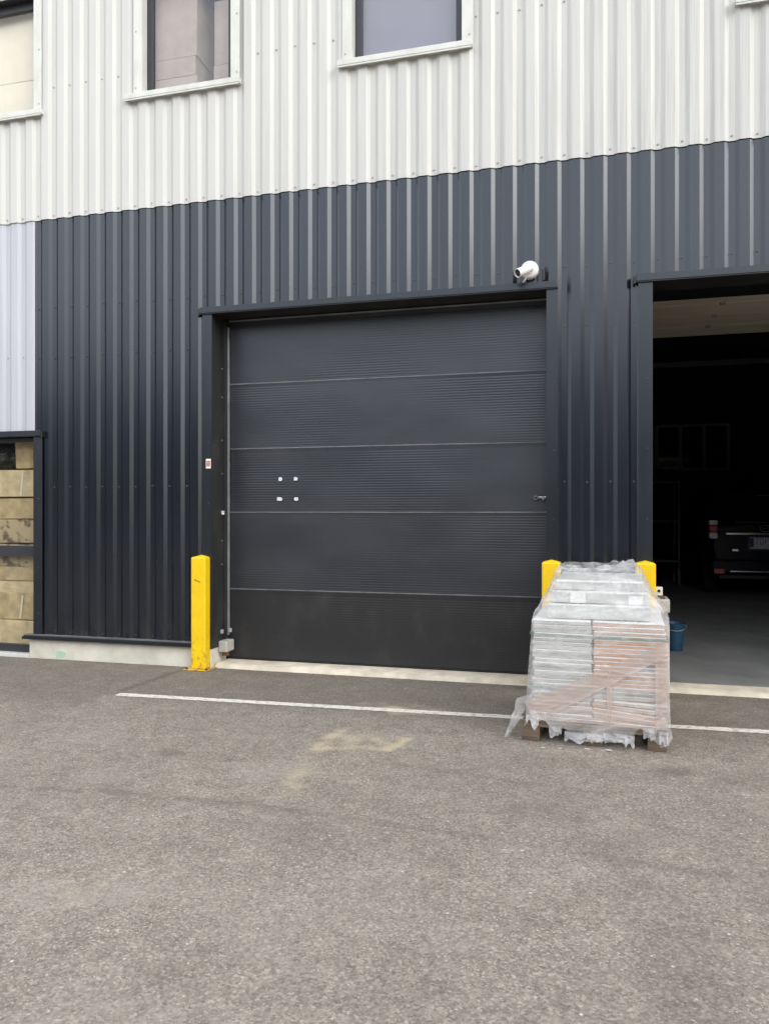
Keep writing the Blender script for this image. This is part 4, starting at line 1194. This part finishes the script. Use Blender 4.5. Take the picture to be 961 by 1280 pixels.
# ------------------------------------------------------------------ light, sky, camera
CLOUD = 10.5
SUN_EL, SUN_AZ = R(27), R(122)          # azimuth from +Y towards +X: front right of the facade
w = bpy.data.worlds.new('World'); scene.world = w; w.use_nodes = True
nt = w.node_tree; bg = nt.nodes['Background']
sky = nt.nodes.new('ShaderNodeTexSky'); sky.sky_type = 'NISHITA'; sky.sun_disc = False
sky.sun_elevation = SUN_EL; sky.sun_rotation = SUN_AZ
sky.air_density = 1.0; sky.dust_density = 2.5; sky.ozone_density = 1.0
hs = nt.nodes.new('ShaderNodeHueSaturation'); hs.inputs['Saturation'].default_value = 0.5
nt.links.new(sky.outputs[0], hs.inputs['Color'])
# a broken overcast over the clear sky: soft grey-white cloud with brighter and thinner places
gv = nt.nodes.new('ShaderNodeTexCoord'); cl = noise_tex(nt, gv.outputs['Generated'], 2.6, 6, 0.6, 0.4)
cloud = ramp(nt, cl, [(0.30, (0.50, 0.54, 0.62)), (0.52, (0.77, 0.79, 0.83)), (0.72, (1.0, 0.985, 0.95))])
cm = nt.nodes.new('ShaderNodeVectorMath'); cm.operation = 'SCALE'; cm.inputs['Scale'].default_value = CLOUD
se = nt.nodes.new('ShaderNodeSeparateXYZ'); nt.links.new(gv.outputs['Generated'], se.inputs[0])
el = ramp(nt, se.outputs[2], [(0.0, 0.36), (0.11, 0.46), (0.26, 1.0), (0.5, 0.9), (0.9, 0.68)])
nt.links.new(mix(nt, 1.0, cloud, el, 'MULTIPLY'), cm.inputs[0])
nt.links.new(mix(nt, 0.62, hs.outputs[0], cm.outputs[0]), bg.inputs['Color'])
bg.inputs['Strength'].default_value = 0.15
sl = bpy.data.lights.new('sun', 'SUN'); sl.energy = 0.5; sl.angle = R(50); sl.color = (1.0, 0.995, 0.99)
so_ = bpy.data.objects.new('sun', sl); col.objects.link(so_)
dvec = Vector((math.sin(SUN_AZ)*math.cos(SUN_EL), math.cos(SUN_AZ)*math.cos(SUN_EL), math.sin(SUN_EL)))
so_.rotation_euler = dvec.to_track_quat('Z', 'Y').to_euler(); so_.location = dvec*30

cd = bpy.data.cameras.new('camera'); cam = bpy.data.objects.new('camera', cd); col.objects.link(cam)
cam.location = (0, -7.15, 1.6); cam.rotation_euler = (R(90), 0, R(15))
cd.sensor_fit = 'VERTICAL'; cd.sensor_height = 36; cd.lens = 27; cd.clip_start = 0.05; cd.clip_end = 600
scene.camera = cam
vs = scene.view_settings; vs.view_transform = 'Standard'; vs.look = 'None'; vs.exposure = 1.26; vs.gamma = 1.0; vs.use_curve_mapping = False
scene.render.engine = 'CYCLES'
cy = scene.cycles; cy.use_denoising = True; cy.max_bounces = 8; cy.diffuse_bounces = 4; cy.glossy_bounces = 4; cy.transparent_max_bounces = 16
cy.caustics_reflective = False; cy.caustics_refractive = False; cy.sample_clamp_indirect = 8
